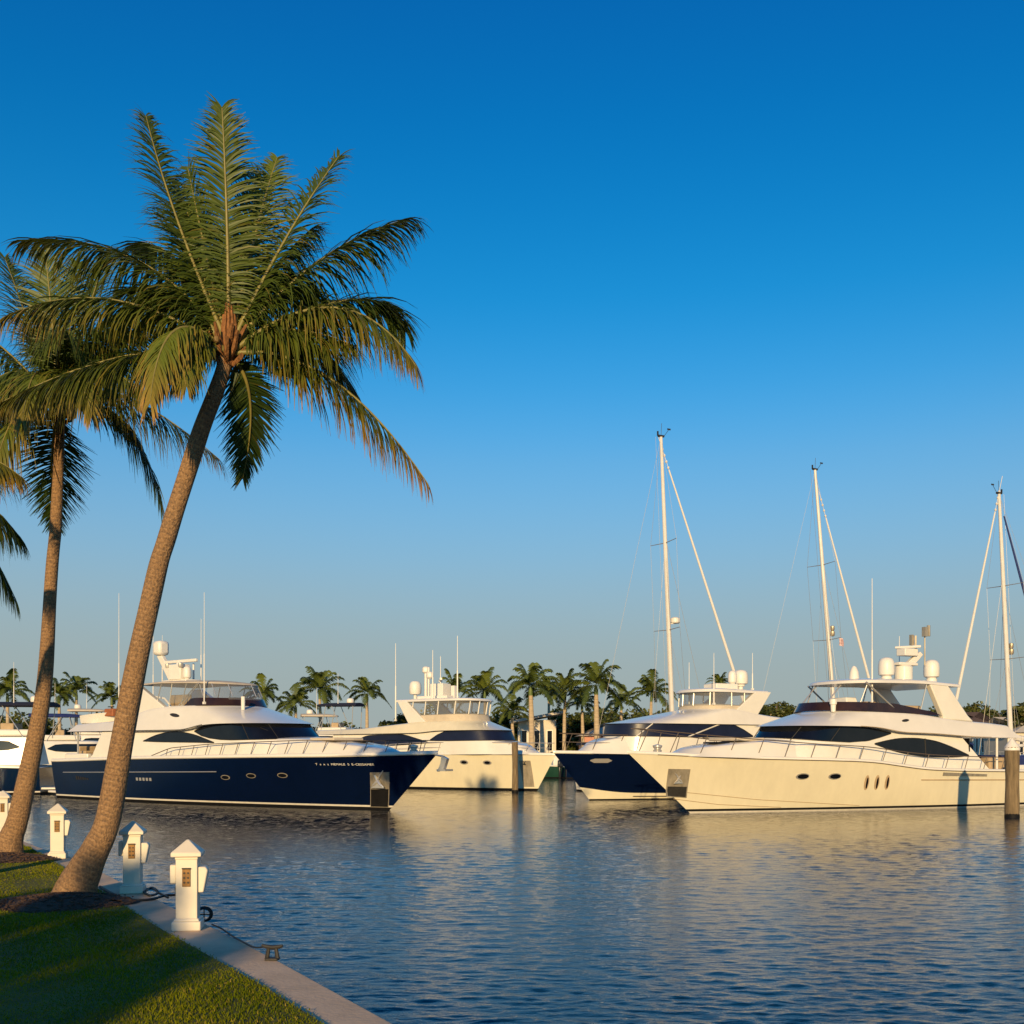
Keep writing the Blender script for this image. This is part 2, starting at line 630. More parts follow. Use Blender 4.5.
OUTER = [(9.0, -10.0), (6.0, -4.5), (2.0, 2.75)] + [tuple(gnd(*p)[:2]) for p in ((394, 1023), (279.5, 960.6), (210, 925.5), (100, 871), (77, 858.5), (40, 847.5), (24, 841))] + [(-12.4, 26.0), (-16.5, 32.0), (-30, 38)]
INNER = [(7.6, -10.0), (4.7, -4.5), (1.1, 2.9)] + [tuple(gnd(*p)[:2]) for p in ((319, 1024), (258, 986), (159, 930), (97, 890), (47, 858.5), (28, 848))] + [(-13.3, 25.6), (-17.5, 31.0), (-30, 36.5)]


def build_quay():
    def slab(poly, z0, z1, name, m, bevel=0.0):
        n = len(poly)
        mb = MB()
        mb.add([(x, y, z1) for x, y in poly] + [(x, y, z0) for x, y in poly],
               [tuple(range(n))] + [(i, (i + 1) % n, n + (i + 1) % n, n + i) for i in range(n)])
        return tag(mb.build(name, m, bevel=bevel, smooth=False), kind='structure')
    slab(OUTER + [(-60, 38), (-60, -60), (9, -60)], -1.0, QZ, 'quay_path', M['concrete'], bevel=0.025)
    # lawn ground laid on the quay
    poly = INNER + [(-59, 36.5), (-59, -59), (7.6, -59)]
    slab(poly, QZ + 0.004, QZ + 0.025, 'lawn', M['soil'])
    # expansion joints of the walkway: thin dark grooves
    # (kept as real shallow strips)


build_quay()


def inside_lawn(x, y):
    """x left of the inner walkway line"""
    xs = [(p[1], p[0]) for p in INNER[:-1]]
    return x < np.interp(y, [p[0] for p in xs], [p[1] for p in xs])


MULCH = [(gnd(60, 905), 0.86, 0.80), (gnd(-4, 861), 0.95, 0.8)]


def build_lawn():
    r = np.random.default_rng(3)
    P = []
    # denser towards the camera
    for (y0, y1, dens) in ((6.9, 9.5, 3400), (9.5, 13, 2300), (13, 22, 1300)):
        xl = -0.49 * y1 - 0.6
        A = (y1 - y0) * (0 - xl)
        n = int(A * dens)
        x = r.uniform(xl, 0, n)
        y = r.uniform(y0, y1, n)
        ok = inside_lawn(x + r.normal(0, 0.025, n), y) & (x > -0.49 * y - 0.5)
        for c, a, b in MULCH:
            ok &= (((x - c.x) / a) ** 2 + ((y - c.y) / b) ** 2) > 1 + r.normal(0, 0.12, n)
        P.append(np.stack([x[ok], y[ok]], -1))
    P = np.concatenate(P)
    n = len(P)
    h = r.uniform(0.012, 0.034, n) * (0.8 + 0.4 * np.sin(P[:, 0] * 2.1) * np.sin(P[:, 1] * 1.7))
    w = r.uniform(0.0035, 0.007, n) * (1 + (P[:, 1] - 7) * 0.09)
    az = r.uniform(0, 2 * PI, n)
    lean = r.uniform(0.1, 0.9, n) * h
    la = r.uniform(0, 2 * PI, n)
    V = np.zeros((n, 3, 3), dtype=np.float32)
    V[:, :, 0] = P[:, 0:1]
    V[:, :, 1] = P[:, 1:2]
    V[:, :, 2] = QZ + 0.022
    V[:, 0, 0] -= np.cos(az) * w
    V[:, 0, 1] -= np.sin(az) * w
    V[:, 1, 0] += np.cos(az) * w
    V[:, 1, 1] += np.sin(az) * w
    V[:, 2, 0] += np.cos(la) * lean
    V[:, 2, 1] += np.sin(la) * lean
    V[:, 2, 2] += h
    T = np.zeros((n, 3, 3), dtype=np.float32)
    patch = 0.5 + 0.28 * np.sin(P[:, 0] * 1.3 + 1) * np.sin(P[:, 1] * 0.9) + 0.2 * np.sin(P[:, 0] * 5 + P[:, 1] * 3.3) + r.normal(0, 0.22, n)
    T[:, :, 0] = np.clip(patch, 0, 1)[:, None]
    T[:, :, 2] = (r.uniform(0, 1, n) < 0.07)[:, None] * 0.8
    Fq = np.arange(n * 3).reshape(n, 3)
    o = add_mesh_object('grass', np_mesh('grass', V.reshape(-1, 3), Fq, [M['blade']], tint=T.reshape(-1, 3), nside=3))
    tag(o, 'short green lawn grass beside the concrete quay', 'grass', kind='stuff')
    for i, (c, a, b) in enumerate(MULCH):
        mb = MB()
        rows = []
        rr = random.Random(i + 4)
        for k in range(8):
            f = k / 7
            row = []
            for j in range(41):
                t = 2 * PI * (j % 40) / 40
                wob = 1 + 0.10 * math.sin(3 * t + i) + 0.05 * math.sin(7 * t)
                z = QZ + 0.03 + 0.10 * (1 - f ** 1.6) + (0 if k in (0, 7) else rr.uniform(-.012, .012)) - (0.02 if k == 7 else 0)
                row.append((c.x + a * f * wob * math.cos(t), c.y + b * f * wob * math.sin(t), z))
            rows.append(row)
        mb.grid(rows)
        # loose chips
        for k in range(500):
            t, f = rr.uniform(0, 2 * PI), math.sqrt(rr.uniform(0, 1.1))
            x, y = c.x + a * f * math.cos(t), c.y + b * f * math.sin(t)
            z = QZ + 0.04 + 0.10 * max(0, 1 - f ** 1.6)
            mb.box((x, y, z), (rr.uniform(.02, .07), rr.uniform(.01, .025), .012), rz=rr.uniform(0, 3))
        o = mb.build('mulch_bed', M['mulch'], weld=0)
        tag(o, ('dark bark mulch mound round the near leaning coconut palm', 'dark bark mulch round the farther coconut palm')[i], 'mulch bed', kind='stuff')


build_lawn()

# far shore
mb = MB()
mb.add([(-900, 112, 0.9), (900, 112, 0.9), (900, 2500, 1.5), (-900, 2500, 1.5), (-900, 112, -1), (900, 112, -1)],
       [(0, 1, 2, 3), (4, 5, 1, 0)])
tag(mb.build('far_land', M['soil']), kind='structure')
mb = MB().box((0, 111.7, 0.2), (1800, 0.6, 1.7))
tag(mb.build('far_seawall', M['seawall']), kind='structure')


# ------------------------------------------------------------------ boats
class Hull:
    """x runs forward from the transom, z up from the water"""
    def __init__(s, L, B, sheer, rake, p0=1.7, p1=2.7, t0=0.30, wl=0.88, x0=0.0):
        s.x0 = x0
        s.L, s.B, s.rake, s.p0, s.p1, s.t0, s.wl = L, B, rake, p0, p1, t0, wl
        s.sh = smooth_tab(sheer)
        s.zL = sheer[-1][1]

    def zs(s, x):
        return interp(s.sh, x)

    def stem(s, z):
        return s.L - s.rake * (1 - z / s.zL) * (1.0 if z >= 0 else 1.15)

    def y(s, x, z):
        f = max(-0.35, min(1.0, z / s.zs(x)))
        t = max(0.0, min(1.0, x / s.stem(z)))
        g = max(f, 0)
        w = s.B * (s.wl + (1 - s.wl) * g ** 0.8)
        if f < 0:
            w *= 1 + f * 0.9
        p = s.p0 + (s.p1 - s.p0) * g
        if t > s.t0:
            w *= max(0.0, 1 - ((t - s.t0) / (1 - s.t0)) ** p)
        else:
            w *= 1 - 0.07 * ((s.t0 - t) / s.t0) ** 2
        return w

    def mesh(s, levels, nt=64):
        """levels: list of (z absolute or ('f', fraction), material of the band above)"""
        mb = MB()
        rows = []
        for lv, mi in levels:
            row = []
            for i in range(nt + 1):
                t = 1 - (1 - i / nt) ** 1.35
                t = lerp(s.x0 / s.L, 1, t)
                if isinstance(lv, tuple):
                    x = t * s.L
                    for _ in range(6):
                        z = s.zs(x) * lv[1]
                        x = t * s.stem(z)
                elif callable(lv):
                    x = t * s.L
                    for _ in range(6):
                        z = lv(x)
                        x = t * s.stem(z)
                else:
                    z = lv
                    x = t * s.stem(z)
                row.append((x, s.y(x, z), z))
            rows.append(row)
        for sg in (1, -1):
            R = [[(x, sg * y, z) for x, y, z in row] for row in rows]
            for k in range(len(R) - 1):
                mb.grid(R[k:k + 2], mi=levels[k][1])
        # transom
        for k in range(len(rows) - 1):
            a, b = rows[k][0], rows[k + 1][0]
            mb.add([a, b, (b[0], -b[1], b[2]), (a[0], -a[1], a[2])], [(0, 1, 2, 3)], levels[k][1])
        s.top = rows[-1]
        return mb

    def deck(s, drop=0.02, mi=0, n=60):
        mb = MB()
        rows = []
        for i in range(n + 1):
            x = lerp(s.x0, s.L * .998, 1 - (1 - i / n) ** 1.3)
            z = s.zs(x) - drop
            w = max(0.0, s.y(x, z) - 0.01)
            rows.append([(x, w * k, z + 0.05 * (1 - k * k)) for k in (-1, -.66, -.33, 0, .33, .66, 1)])
        return mb.grid(rows, mi)

    def gunwale(s, h=0.12, w=0.10, x0=0.0, out=0.03, n=70):
        mb = MB()
        x0 = s.x0
        for sg in (1, -1):
            rows = []
            for i in range(n + 1):
                x = lerp(x0, s.L, 1 - (1 - i / n) ** 1.3)
                z = s.zs(x)
                y = s.y(x, z)
                o = out if x < s.L - 0.02 else 0
                yi = max(0.0, y - w)
                rows.append([(x, sg * (y - 0.01), z - 0.07), (x, sg * (y + o), z - 0.03), (x, sg * (y + o), z + 0.02), (x, sg * y, z + h - .02), (x, sg * max(0, y - .03), z + h), (x, sg * yi, z + h), (x, sg * yi, z - 0.02)])
            mb.grid(rows)
        return mb

    def line(s, tab, off=0.01, n=40):
        """points along the hull side for z given by table"""
        x0, x1 = tab[0][0], tab[-1][0]
        out = []
        for i in range(n + 1):
            x = lerp(x0, x1, i / n)
            z = interp(tab, x)
            out.append((x, s.y(x, z) + off, z))
        return out

    def patch(s, prof, sg, off=0.012, n=16, m=5, skirt=0.03, skew=0.0):
        """prof: list of (x, zlo, zhi)"""
        lo = [(p[0], p[1]) for p in prof]
        hi = [(p[0], p[2]) for p in prof]
        rows = []
        for i in range(n + 1):
            x = lerp(prof[0][0], prof[-1][0], i / n)
            a, b = interp(lo, x), interp(hi, x)
            row = []
            for j in range(m + 1):
                z = lerp(a, b, j / m)
                x = lerp(prof[0][0], prof[-1][0], i / n) + skew * (z - 1.2)
                dydx = (s.y(x + .05, z) - s.y(x - .05, z)) / .1
                dydz = (s.y(x, z + .03) - s.y(x, z - .03)) / .06
                nv = Vector((-dydx, 1, -dydz)).normalized()
                p = Vector((x, s.y(x, z), z)) + nv * off
                row.append((p.x, sg * p.y, p.z))
            rows.append(row)
        mb = MB()
        mb.grid(rows)
        rim = rows[0] + [r[-1] for r in rows[1:]] + rows[-1][::-1][1:] + [r[0] for r in rows[::-1]][1:]
        inn = [(p[0], p[1] - sg * skirt, p[2]) for p in rim]
        mb.grid([rim, inn])
        return mb

    def ellipse(s, xc, zc, a, b, sg, off=0.012, skew=0.0):
        pr = []
        for i in range(21):
            t = -math.cos(PI * i / 20)
            h = b * math.sqrt(max(0, 1 - t * t))
            pr.append((xc + a * t, zc - h, zc + h))
        return s.patch(pr, sg, off, n=20, m=2, skew=skew)


class Tier:
    """a deckhouse level: straight sides, rounded nose, leaning walls, crowned roof"""
    A0 = 0.62

    def __init__(s, xa, xs, xf, w, zb, zt, n=2.5, crown=0.06, round_=0.05):
        s.xa, s.xs, s.xf, s.w = xa, xs, xf, w
        s.zbt = smooth_tab(zb, 4) if len(zb) > 1 else zb
        s.ztt = smooth_tab(zt, 4) if len(zt) > 1 else zt
        s.n, s.crown, s.rd = n, crown, round_

    def S(s, a, v, sg=1, k=0.0):
        e = 2 / s.n
        if a < s.A0:
            u = a / s.A0
            xb, xt, q = lerp(s.xa[0], s.xs[0], u), lerp(s.xa[1], s.xs[1], u), 1.0
        else:
            th = min(1.0, (a - s.A0) / (1 - s.A0)) * PI / 2
            c = max(0.0, math.sin(th)) ** e
            q = max(0.0, math.cos(th)) ** e if th < PI / 2 - 1e-6 else 0.0
            xb, xt = lerp(s.xs[0], s.xf[0], c), lerp(s.xs[1], s.xf[1], c)
            if k:
                xt = lerp(s.xs[1], s.xf[1], c * (1 - k))
        x = lerp(xb, xt, v)
        y = lerp(s.w[0], s.w[1], v) * q * (1 - k)
        z = lerp(interp(s.zbt, x), interp(s.ztt, x), v)
        if k:
            z = interp(s.ztt, x) + s.rd * min(1, k / 0.08) ** 0.5 + s.crown * (1 - (1 - k) ** 2)
        return Vector((x, sg * y, z))

    def inv(s, x, z):
        v = 0.5
        a = 0.5
        for _ in range(12):
            lo, hi = 0.0, 1.0
            for _ in range(26):
                m = (lo + hi) / 2
                if s.S(m, v).x < x:
                    lo = m
                else:
                    hi = m
            a = (lo + hi) / 2
            zb, zt = interp(s.zbt, x), interp(s.ztt, x)
            v = max(0, min(1, (z - zb) / (zt - zb)))
        return a, v

    def mesh(s, na=52, roof=True, bottom=True, nv=5):
        mb = MB()
        aa = [s.A0 * i / 22 for i in range(22)] + [lerp(s.A0, 1, (i / (na - 22))) for i in range(na - 21)]
        for sg in (1, -1):
            rows = [[s.S(a, j / nv, sg) for a in aa] for j in range(nv + 1)]
            if roof:
                rows += [[s.S(a, 1, sg, k) for a in aa] for k in (0.015, 0.04, 0.08, 0.25, 0.5, 0.75, 1.0)]
            if bottom:
                rows = [[Vector((p.x, 0, p.z)) for p in rows[0]]] + rows
            mb.grid(rows)
            # aft wall: close to the centre line
            col = [r[0] for r in rows]
            mb.grid([col, [Vector((p.x, 0, p.z)) for p in col]])
        return mb

    def patch(s, prof, sg, off=0.014, n=40, m=4, wrap=False, skirt=0.03):
        """prof: list of (a, vlo, vhi); wrap=True mirrors across the nose as one pane"""
        lo = [(p[0], p[1]) for p in prof]
        hi = [(p[0], p[2]) for p in prof]

        def P(a, v, g):
            e = 0.004
            ta = s.S(min(1, a + e), v) - s.S(a - e, v)
            tv = s.S(a, min(1, v + .02)) - s.S(a, max(0, v - .02))
            nv = tv.cross(ta)
            if nv.length < 1e-9:
                nv = Vector((1, 0, 0.5))
            nv.normalize()
            if nv.y < -1e-4 or (abs(nv.y) <= 1e-4 and nv.x < 0):
                nv = -nv
            if a > 0.999:
                nv.y = 0
            p = s.S(a, v)
            p = p + nv * off
            return Vector((p.x, g * max(0, p.y), p.z)), Vector((nv.x, g * nv.y, nv.z))
        rows, nor = [], []
        a0, a1 = prof[0][0], prof[-1][0]
        A = [lerp(a0, a1, i / n) for i in range(n + 1)]
        for g in ((1,) if not wrap else (1, -1)):
            seq = A if g == 1 else A[::-1][1:]
            for a in seq:
                row, nr = [], []
                for j in range(m + 1):
                    v = lerp(interp(lo, a), interp(hi, a), j / m)
                    p, q = P(a, v, g)
                    row.append(p)
                    nr.append(q)
                rows.append(row)
                nor.append(nr)
        if not wrap and sg < 0:
            rows = [[Vector((p.x, -p.y, p.z)) for p in r] for r in rows]
            nor = [[Vector((p.x, -p.y, p.z)) for p in r] for r in nor]
        mb = MB()
        mb.grid(rows)

        def ring(R):
            return R[0] + [r[-1] for r in R[1:]] + R[-1][::-1][1:] + [r[0] for r in R[::-1]][1:]
        ro, rn = ring(rows), ring(nor)
        mb.ring = [p + q * .004 for p, q in zip(ro, rn)]
        mb.grid([ro, [p - q * skirt for p, q in zip(ro, rn)]])
        s.last_ring = ro
        return mb

    def xz(s, prof):
        """(x, zlo, zhi) list -> (a, vlo, vhi) list"""
        out = []
        for x, z0, z1 in prof:
            a0, v0 = s.inv(x, z0)
            a1, v1 = s.inv(x, z1)
            out.append(((a0 + a1) / 2, v0, v1))
        return out


def leaf(x0, x1, pts):
    """window profile from (x, zlo, zhi) with rounded interpolation"""
    lo = smooth_tab([(p[0], p[1]) for p in pts], 8)
    hi = smooth_tab([(p[0], p[2]) for p in pts], 8)
    return [(x, interp(lo, x), interp(hi, x)) for x in [lerp(x0, x1, i / 24) for i in range(25)]]


def rail_mb(H, x0, x1, inset, tab, step=1.0, slant=0.35, r=0.022, mid=False, base=0.1):
    """deck rail with leaning stanchions on both sides, joined at the bow"""
    mb = MB()
    n = 40

    def P(x, z):
        return max(0.0, H.y(x, H.zs(x)) - inset)
    for sg in (1, -1):
        top = []
        for i in range(n + 1):
            x = lerp(x0, x1, i / n)
            top.append((x, sg * P(x, 0), H.zs(x) + base + interp(tab, x)))
        mb.tube(top, r, 6)
        if mid:
            mb.tube([(p[0], p[1], lerp(H.zs(p[0]) + base, p[2], .5)) for p in top], r * .6, 5)
        x = x0 + 0.3
        while x < x1:
            h = interp(tab, x)
            xb = x - slant * h
            if h > 0.15:
                mb.tube([(xb, sg * P(xb, 0), H.zs(xb) + 0.02), (x, sg * P(x, 0), H.zs(x) + base + h)], r * .85, 5)
            x += step
    x = x1
    if P(x, 0) > 0.04:
        z = H.zs(x) + base + interp(tab, x)
        mb.tube([(x, P(x, 0), z), (x + .22, P(x, 0) * .6, z), (x + .3, 0, z), (x + .22, -P(x, 0) * .6, z), (x, -P(x, 0), z)], r, 6)
    return mb


def dome_prof(r, h):
    return [(r * .55, 0), (r * .6, h * .10), (r * .95, h * .16), (r, h * .3), (r, h * .62), (r * .93, h * .8), (r * .75, h * .92), (r * .4, h * .985), (0.01, h)]


def whip(root, x, y, z0, z1, r=0.022):
    mb = MB()
    zm = lerp(z0, z1, 0.45)
    mb.tube([(x, y, z0), (x, y, zm), (x, y, zm + .02), (x, y, z1)], [r * 1.5, r * 1.35, r * .8, r * .5], 6)
    mb.box((x, y, z0 + .05), (.12, .12, .12))
    return mb.build('antenna', M['white'], root)


def hull_text(H, sg, txt, x0, z0, size, length):
    """raised letters laid along the hull side; x0 is where the first letter starts"""
    cu = bpy.data.curves.new('lettering', 'FONT')
    cu.body = txt
    cu.size = size
    ob = bpy.data.objects.new('lettering_source', cu)
    COL.objects.link(ob)
    dg = bpy.context.evaluated_depsgraph_get()
    me = bpy.data.meshes.new_from_object(ob.evaluated_get(dg))
    bpy.data.objects.remove(ob)
    bpy.data.curves.remove(cu)
    xs = [v.co.x for v in me.vertices]
    w = max(xs) - min(xs)
    k = length / w
    for v in me.vertices:
        u = v.co.x * k
        x = x0 + u if sg < 0 else x0 - u
        z = z0 + v.co.y
        v.co = (x, sg * (H.y(x, z) + 0.012), z)
    me.materials.append(M['white'])
    return me


def yacht_root(name, bow_px, bow_py, d, heading, L, label):
    h = math.radians(heading)
    X = (bow_px - 512) / F * d
    o = empty(name, (X - L * math.cos(h), d - L * math.sin(h), 0), h)
    tag(o, label, 'yacht', 'motor yachts in the marina')
    return o


def anchor_mb(x, y, z, k=1.0, sg=1, star=False):
    mb = MB()
    if star:
        # anchor stowed in the hull pocket: shank up, flukes spread
        for dx, dz, w in ((.36, .50, .05), (-.30, .48, .05), (.40, -.30, .07), (-.40, -.30, .07)):
            mb.tube([(x, y + sg * .03, z), (x + dx * k * .5, y + sg * .07, z + dz * k * .55), (x + dx * k, y + sg * .04, z + dz * k)], [w * k * 1.4, w * k, w * k * .4], 5)
        mb.prism([(x - .42 * k, z - .34 * k), (x + .42 * k, z - .34 * k), (x + .10 * k, z - .05 * k), (x - .10 * k, z - .05 * k)], y + sg * .02, y + sg * .06)
    else:
        mb.tube([(x - .5 * k, y, z + .12 * k), (x + .3 * k, y, z)], .05 * k, 6)
        mb.prism([(x + .2 * k, z + .05 * k), (x + .55 * k, z - .1 * k), (x + .35 * k, z - .6 * k), (x - .1 * k, z - .75 * k), (x + .12 * k, z - .35 * k)], y - .10 * k, y + .10 * k)
        mb.prism([(x + .05 * k, z - .72 * k), (x + .62 * k, z - .72 * k), (x + .62 * k, z - .62 * k), (x + .05 * k, z - .62 * k)], y - .3 * k, y + .3 * k)
    return mb


def enclosure(T, a_list, root):
    """posts are separate; this is the clear sheet itself"""
    mb = MB()
    rows = []
    for j in range(4):
        rows.append([T.S(a, j / 3, 1) for a in a_list] + [T.S(a, j / 3, -1) for a in a_list[::-1][1:]])
    mb.grid(rows)
    return mb.build('clear_enclosure', M['clear'], root, weld=0)


# ---- navy yacht, near left
def navy_yacht():
    r = yacht_root('motor_yacht', 438, 753, 47, -37.5, 25.5, 'large yacht with long navy blue hull and beige canvas top behind the palm trunks')
    ns = -1
    H = Hull(25.5, 2.75, [(0, 2.06), (7, 2.24), (16, 2.37), (21, 2.42), (25.5, 2.54)], 2.85, p0=1.6, p1=2.6, t0=.30, x0=-.75)
    lv = [(-.6, 0), (0.0, 0), (.12, 1), (.20, 2), (('f', .2), 2), (('f', .35), 2), (('f', .5), 2), (('f', .65), 2), (('f', .8), 2), (('f', .9), 2), (('f', 1), 2)]
    H.mesh(lv).build('hull', [M['boot_black'], M['stripe'], M['navy']], r)
    H.deck().build('deck', M['deckm'], r)
    H.gunwale(h=.10).build('gunwale', M['gel'], r)
    # sheer moulding and hull vents
    mb = MB()
    for sg in (1, -1):
        mb.tube([(x, sg * y, z) for x, y, z in H.line([(.4, 1.42), (13.6, 1.62)], .01)], .022, 5)
    mb.build_pieces('side_moulding', M['steel'], r)
    for sg in (1, -1):
        for xc, zc in ((14.1, 1.36), (15.75, 1.46), (17.6, 1.5)):
            f = H.ellipse(xc, zc, .29, .115, sg, .012).build('porthole', M['steel_dull'], r)
            H.ellipse(xc, zc, .24, .085, sg, .022).build('pane', M['glass'], f)
        v = MB()
        for k in range(5):
            x = 7.4 + .28 * k
            p = H.patch([(x, 1.1, 1.25), (x + .16, 1.1, 1.25)], sg, .015, n=2, m=2)
            v.add(p.v, p.f)
        v.build('hull_vent', M['steel'], r)
        v = MB()
        for k in range(6):
            x = 1.7 + .22 * k
            p = H.patch([(x, 1.05, 1.25 - .02 * k), (x + .13, 1.05, 1.25 - .02 * k)], sg, .015, n=2, m=2)
            v.add(p.v, p.f)
        v.build('exhaust_vent', M['dark'], r)
        pk = H.patch([(22.05, .12, 1.68), (22.95, .12, 1.70)], sg, .02, n=8, m=8, skew=.3).build('anchor_pocket', M['steel_dull'], r)
        y = H.y(22.5, 1.3)
        anchor_mb(22.5, sg * (y + .06), 1.30, .92, sg, True).build('anchor', M['steel'], pk)
        pd = H.patch([(22.08, .15, .93), (22.92, .15, .95)], sg, .032, n=6, m=6, skew=.3).build('pocket_recess', M['boot_black'], pk)
    tx = add_mesh_object('lettering', hull_text(H, ns, "T  a  x  s  MEMALE  S  E\u2013CESSAMEE", 19.6, 1.98, .13, 2.9), r)
    # foredeck trunk
    T0 = Tier((13, 13), (17.5, 17.3), (23.6, 22.8), (1.75, 1.45), [(13, 2.30), (24, 2.45)], [(13, 3.15), (18.5, 3.12), (20.5, 2.92), (23.5, 2.60)], n=2.2, crown=.10)
    T0.mesh().build('foredeck_trunk', M['gel'], r)
    hb = MB()
    hb.box((20.6, 0.35, 3.06), (.75, .75, .08))
    hb.build('deck_hatch', M['glass'], r, bevel=.02)
    mb = MB()
    mb.box((19.6, -.3, 3.14), (1.6, 1.9, .16))
    mb.build('sun_pad', M['canvas'], r, bevel=.06)
    wd = MB().lathe((24.1, 0, 2.5), [(.16, 0), (.18, .16), (.12, .2), (.2, .3), (.2, .36), (.05, .4)], 12)
    wd.build('windlass', M['steel'], r)
    anchor_mb(25.6, 0, 2.38, .85).build('bow_anchor', M['steel'], r)
    # house
    zt1 = [(3, 3.62), (11.2, 3.64), (12.2, 3.86), (13.2, 3.93), (18.4, 3.95)]
    T1 = Tier((4.7, 5.2), (14.8, 14.0), (18.1, 16.2), (2.22, 2.06), [(3, 2.2), (18.4, 2.36)], zt1, n=2.6, crown=.02, round_=.01)
    T1.mesh().build('deckhouse', M['gel'], r)
    for sg in (1, -1):
        T1.patch(T1.xz(leaf(7.3, 13.1, [(7.3, 3.10, 3.11), (8.2, 3.07, 3.38), (9.2, 3.05, 3.54), (10.3, 3.04, 3.57), (11.6, 3.02, 3.42), (13.1, 3.0, 3.02)])), sg).build('window', M['glass'], r)
    pr = T1.xz([(11.5, 3.55, 3.585), (12.0, 3.34, 3.76), (12.6, 3.22, 3.85), (13.4, 3.15, 3.88), (14.2, 3.13, 3.89)])
    vl, vh = pr[-1][1], pr[-1][2]
    T1.patch(pr + [(.75, vl, vh), (1.0, vl + .02, vh)], 1, n=50, wrap=True).build('windshield', M['glass'], r)
    mb = MB()
    for sg in (1, -1):
        for a in (.70, .865):
            mb.tube([T1.S(a, vl, sg) * 1.0 + Vector((.012, sg * .012, 0)), T1.S(a, vh, sg) + Vector((.012, sg * .012, 0))], .022, 5)
    mb.build_pieces('windshield_mullion', M['dark'], r)
    wp = MB()
    for sg in (1, -1):
        wp.tube([T1.S(.93, vl, sg) + Vector((.05, 0, 0)), T1.S(.80, lerp(vl, vh, .75), sg) + Vector((.05, sg * .05, 0))], .014, 4)
    wp.build_pieces('wiper', M['dark'], r)
    # upper deck and flybridge coaming
    zb2 = [(0, 3.62), (11.2, 3.62), (12.2, 3.85), (13.2, 3.91), (18.4, 3.93)]
    zt2 = [(0.3, 3.98), (4.8, 4.14), (6.0, 4.36), (7.4, 4.72), (9, 4.82), (17.6, 4.80)]
    T2 = Tier((0.6, .9), (13.9, 10.8), (16.45, 13.1), (2.42, 2.02), zb2, zt2, n=2.4, crown=.05)
    T2.mesh(nv=8).build('flybridge', M['gel'], r)
    mb = MB()
    for sg in (1, -1):
        mb.tube([T2.S(a, .02, sg) + Vector((0, sg * .006, 0)) for a in [.0 + i * .62 / 30 for i in range(28)]], .018, 5)
    mb.build_pieces('eyebrow_moulding', M['dark'], r)
    for sg in (1, -1):
        for (x, z) in ((10.0, 4.38),):
            a, v = T2.inv(x, z)
            da = .02
            pr2 = []
            for i in range(13):
                t = -math.cos(PI * i / 12)
                q = math.sqrt(max(0, 1 - t * t)) * .085
                pr2.append((a + da * t, v - q, v + q))
            T2.patch(pr2, sg, n=12).build('air_intake', M['dark'], r)
    T3 = Tier((10.4, 10.9), (11.4, 11.3), (13.1, 12.85), (1.97, 1.90), [(9, 4.80), (14, 4.84)], [(9, 4.95), (11.2, 5.22), (14, 5.20)], n=2.3)
    T3.mesh(roof=False, bottom=False).build('wind_deflector', M['brown_glass'], r)
    # flybridge furniture
    mb = MB()
    mb.box((10.7, .5, 5.0), (.8, 1.3, .42))
    mb.box((9.3, -.9, 4.98), (1.6, .9, .32))
    mb.box((9.3, -1.3, 5.2), (1.6, .18, .5))
    mb.box((8.2, .7, 4.98), (.7, 1.8, .32))
    mb.build_pieces('flybridge_seat', M['tan'], r, bevel=.05)
    mb = MB().box((11.6, .5, 5.05), (.7, 1.2, .5), taper=.8)
    mb.build('helm_console', M['dark'], r, bevel=.04)
    TH = Tier((6.5, 6.5), (10.6, 10.6), (12.4, 12.35), (1.90, 1.84), [(6, 5.98), (8.5, 6.04), (14, 5.86)], [(6, 6.03), (8.5, 6.10), (14, 5.92)], n=2.5, crown=.12, round_=.03)
    TH.mesh().build('canvas_top', M['canvas'], r)
    TE = Tier((7.3, 7.3), (11.2, 10.8), (12.9, 12.4), (1.88, 1.84), [(6, 4.9), (14, 5.18)], [(6, 5.98), (8.5, 6.04), (14, 5.86)], n=2.4)
    enclosure(TE, [.08 + i * .92 / 40 for i in range(41)], r)
    mb = MB()
    for sg in (1, -1):
        for p, q in (((9.1, 4.85), (9.3, 6.0)), ((10.1, 4.85), (10.5, 6.0)), ((9.9, 4.88), (11.4, 5.95)), ((10.2, 4.88), (11.5, 5.95)), ((8.0, 4.9), (8.4, 6.0))):
            mb.tube([(p[0], sg * 1.86, p[1]), (q[0], sg * 1.82, q[1])], .026, 6)
        for a in (.70, .80, .92):
            mb.tube([TE.S(a, .25, sg), TE.S(a, 1, sg)], .022, 6)
    mb.build_pieces('top_post', M['steel'], r)
    for sg in (1, -1):
        y0, y1 = sg * 1.72, sg * 2.02
        MB().prism([(6.1, 5.95), (6.75, 5.95), (8.9, 4.82), (8.6, 4.62), (5.6, 4.32), (5.45, 4.7)], min(y0, y1), max(y0, y1)).build('radar_arch', M['gel'], r, bevel=.05)
    # mast on the top: pole, dome, open radar, lights
    mb = MB()
    mb.prism([(5.5, 7.7), (5.95, 7.7), (7.4, 6.1), (6.75, 6.1)], -.13, .13)
    mb.box((7.6, 0, 6.22), (2.0, 1.0, .22))
    mb.build('mast', M['gel'], r, bevel=.04)
    MB().box((5.75, 0, 8.1), (.66, .66, .78)).build('satellite_dome', M['white'], r, bevel=.16)
    mb = MB()
    mb.box((7.35, 0, 7.32), (3.0, .16, .16))
    mb.lathe((7.35, 0, 6.75), [(.28, 0), (.28, .35), (.16, .42), (.1, .56)], 12)
    mb.build('radar', M['white'], r, bevel=.03)
    mb = MB()
    mb.box((7.7, -.25, 6.72), (1.0, .6, .8))
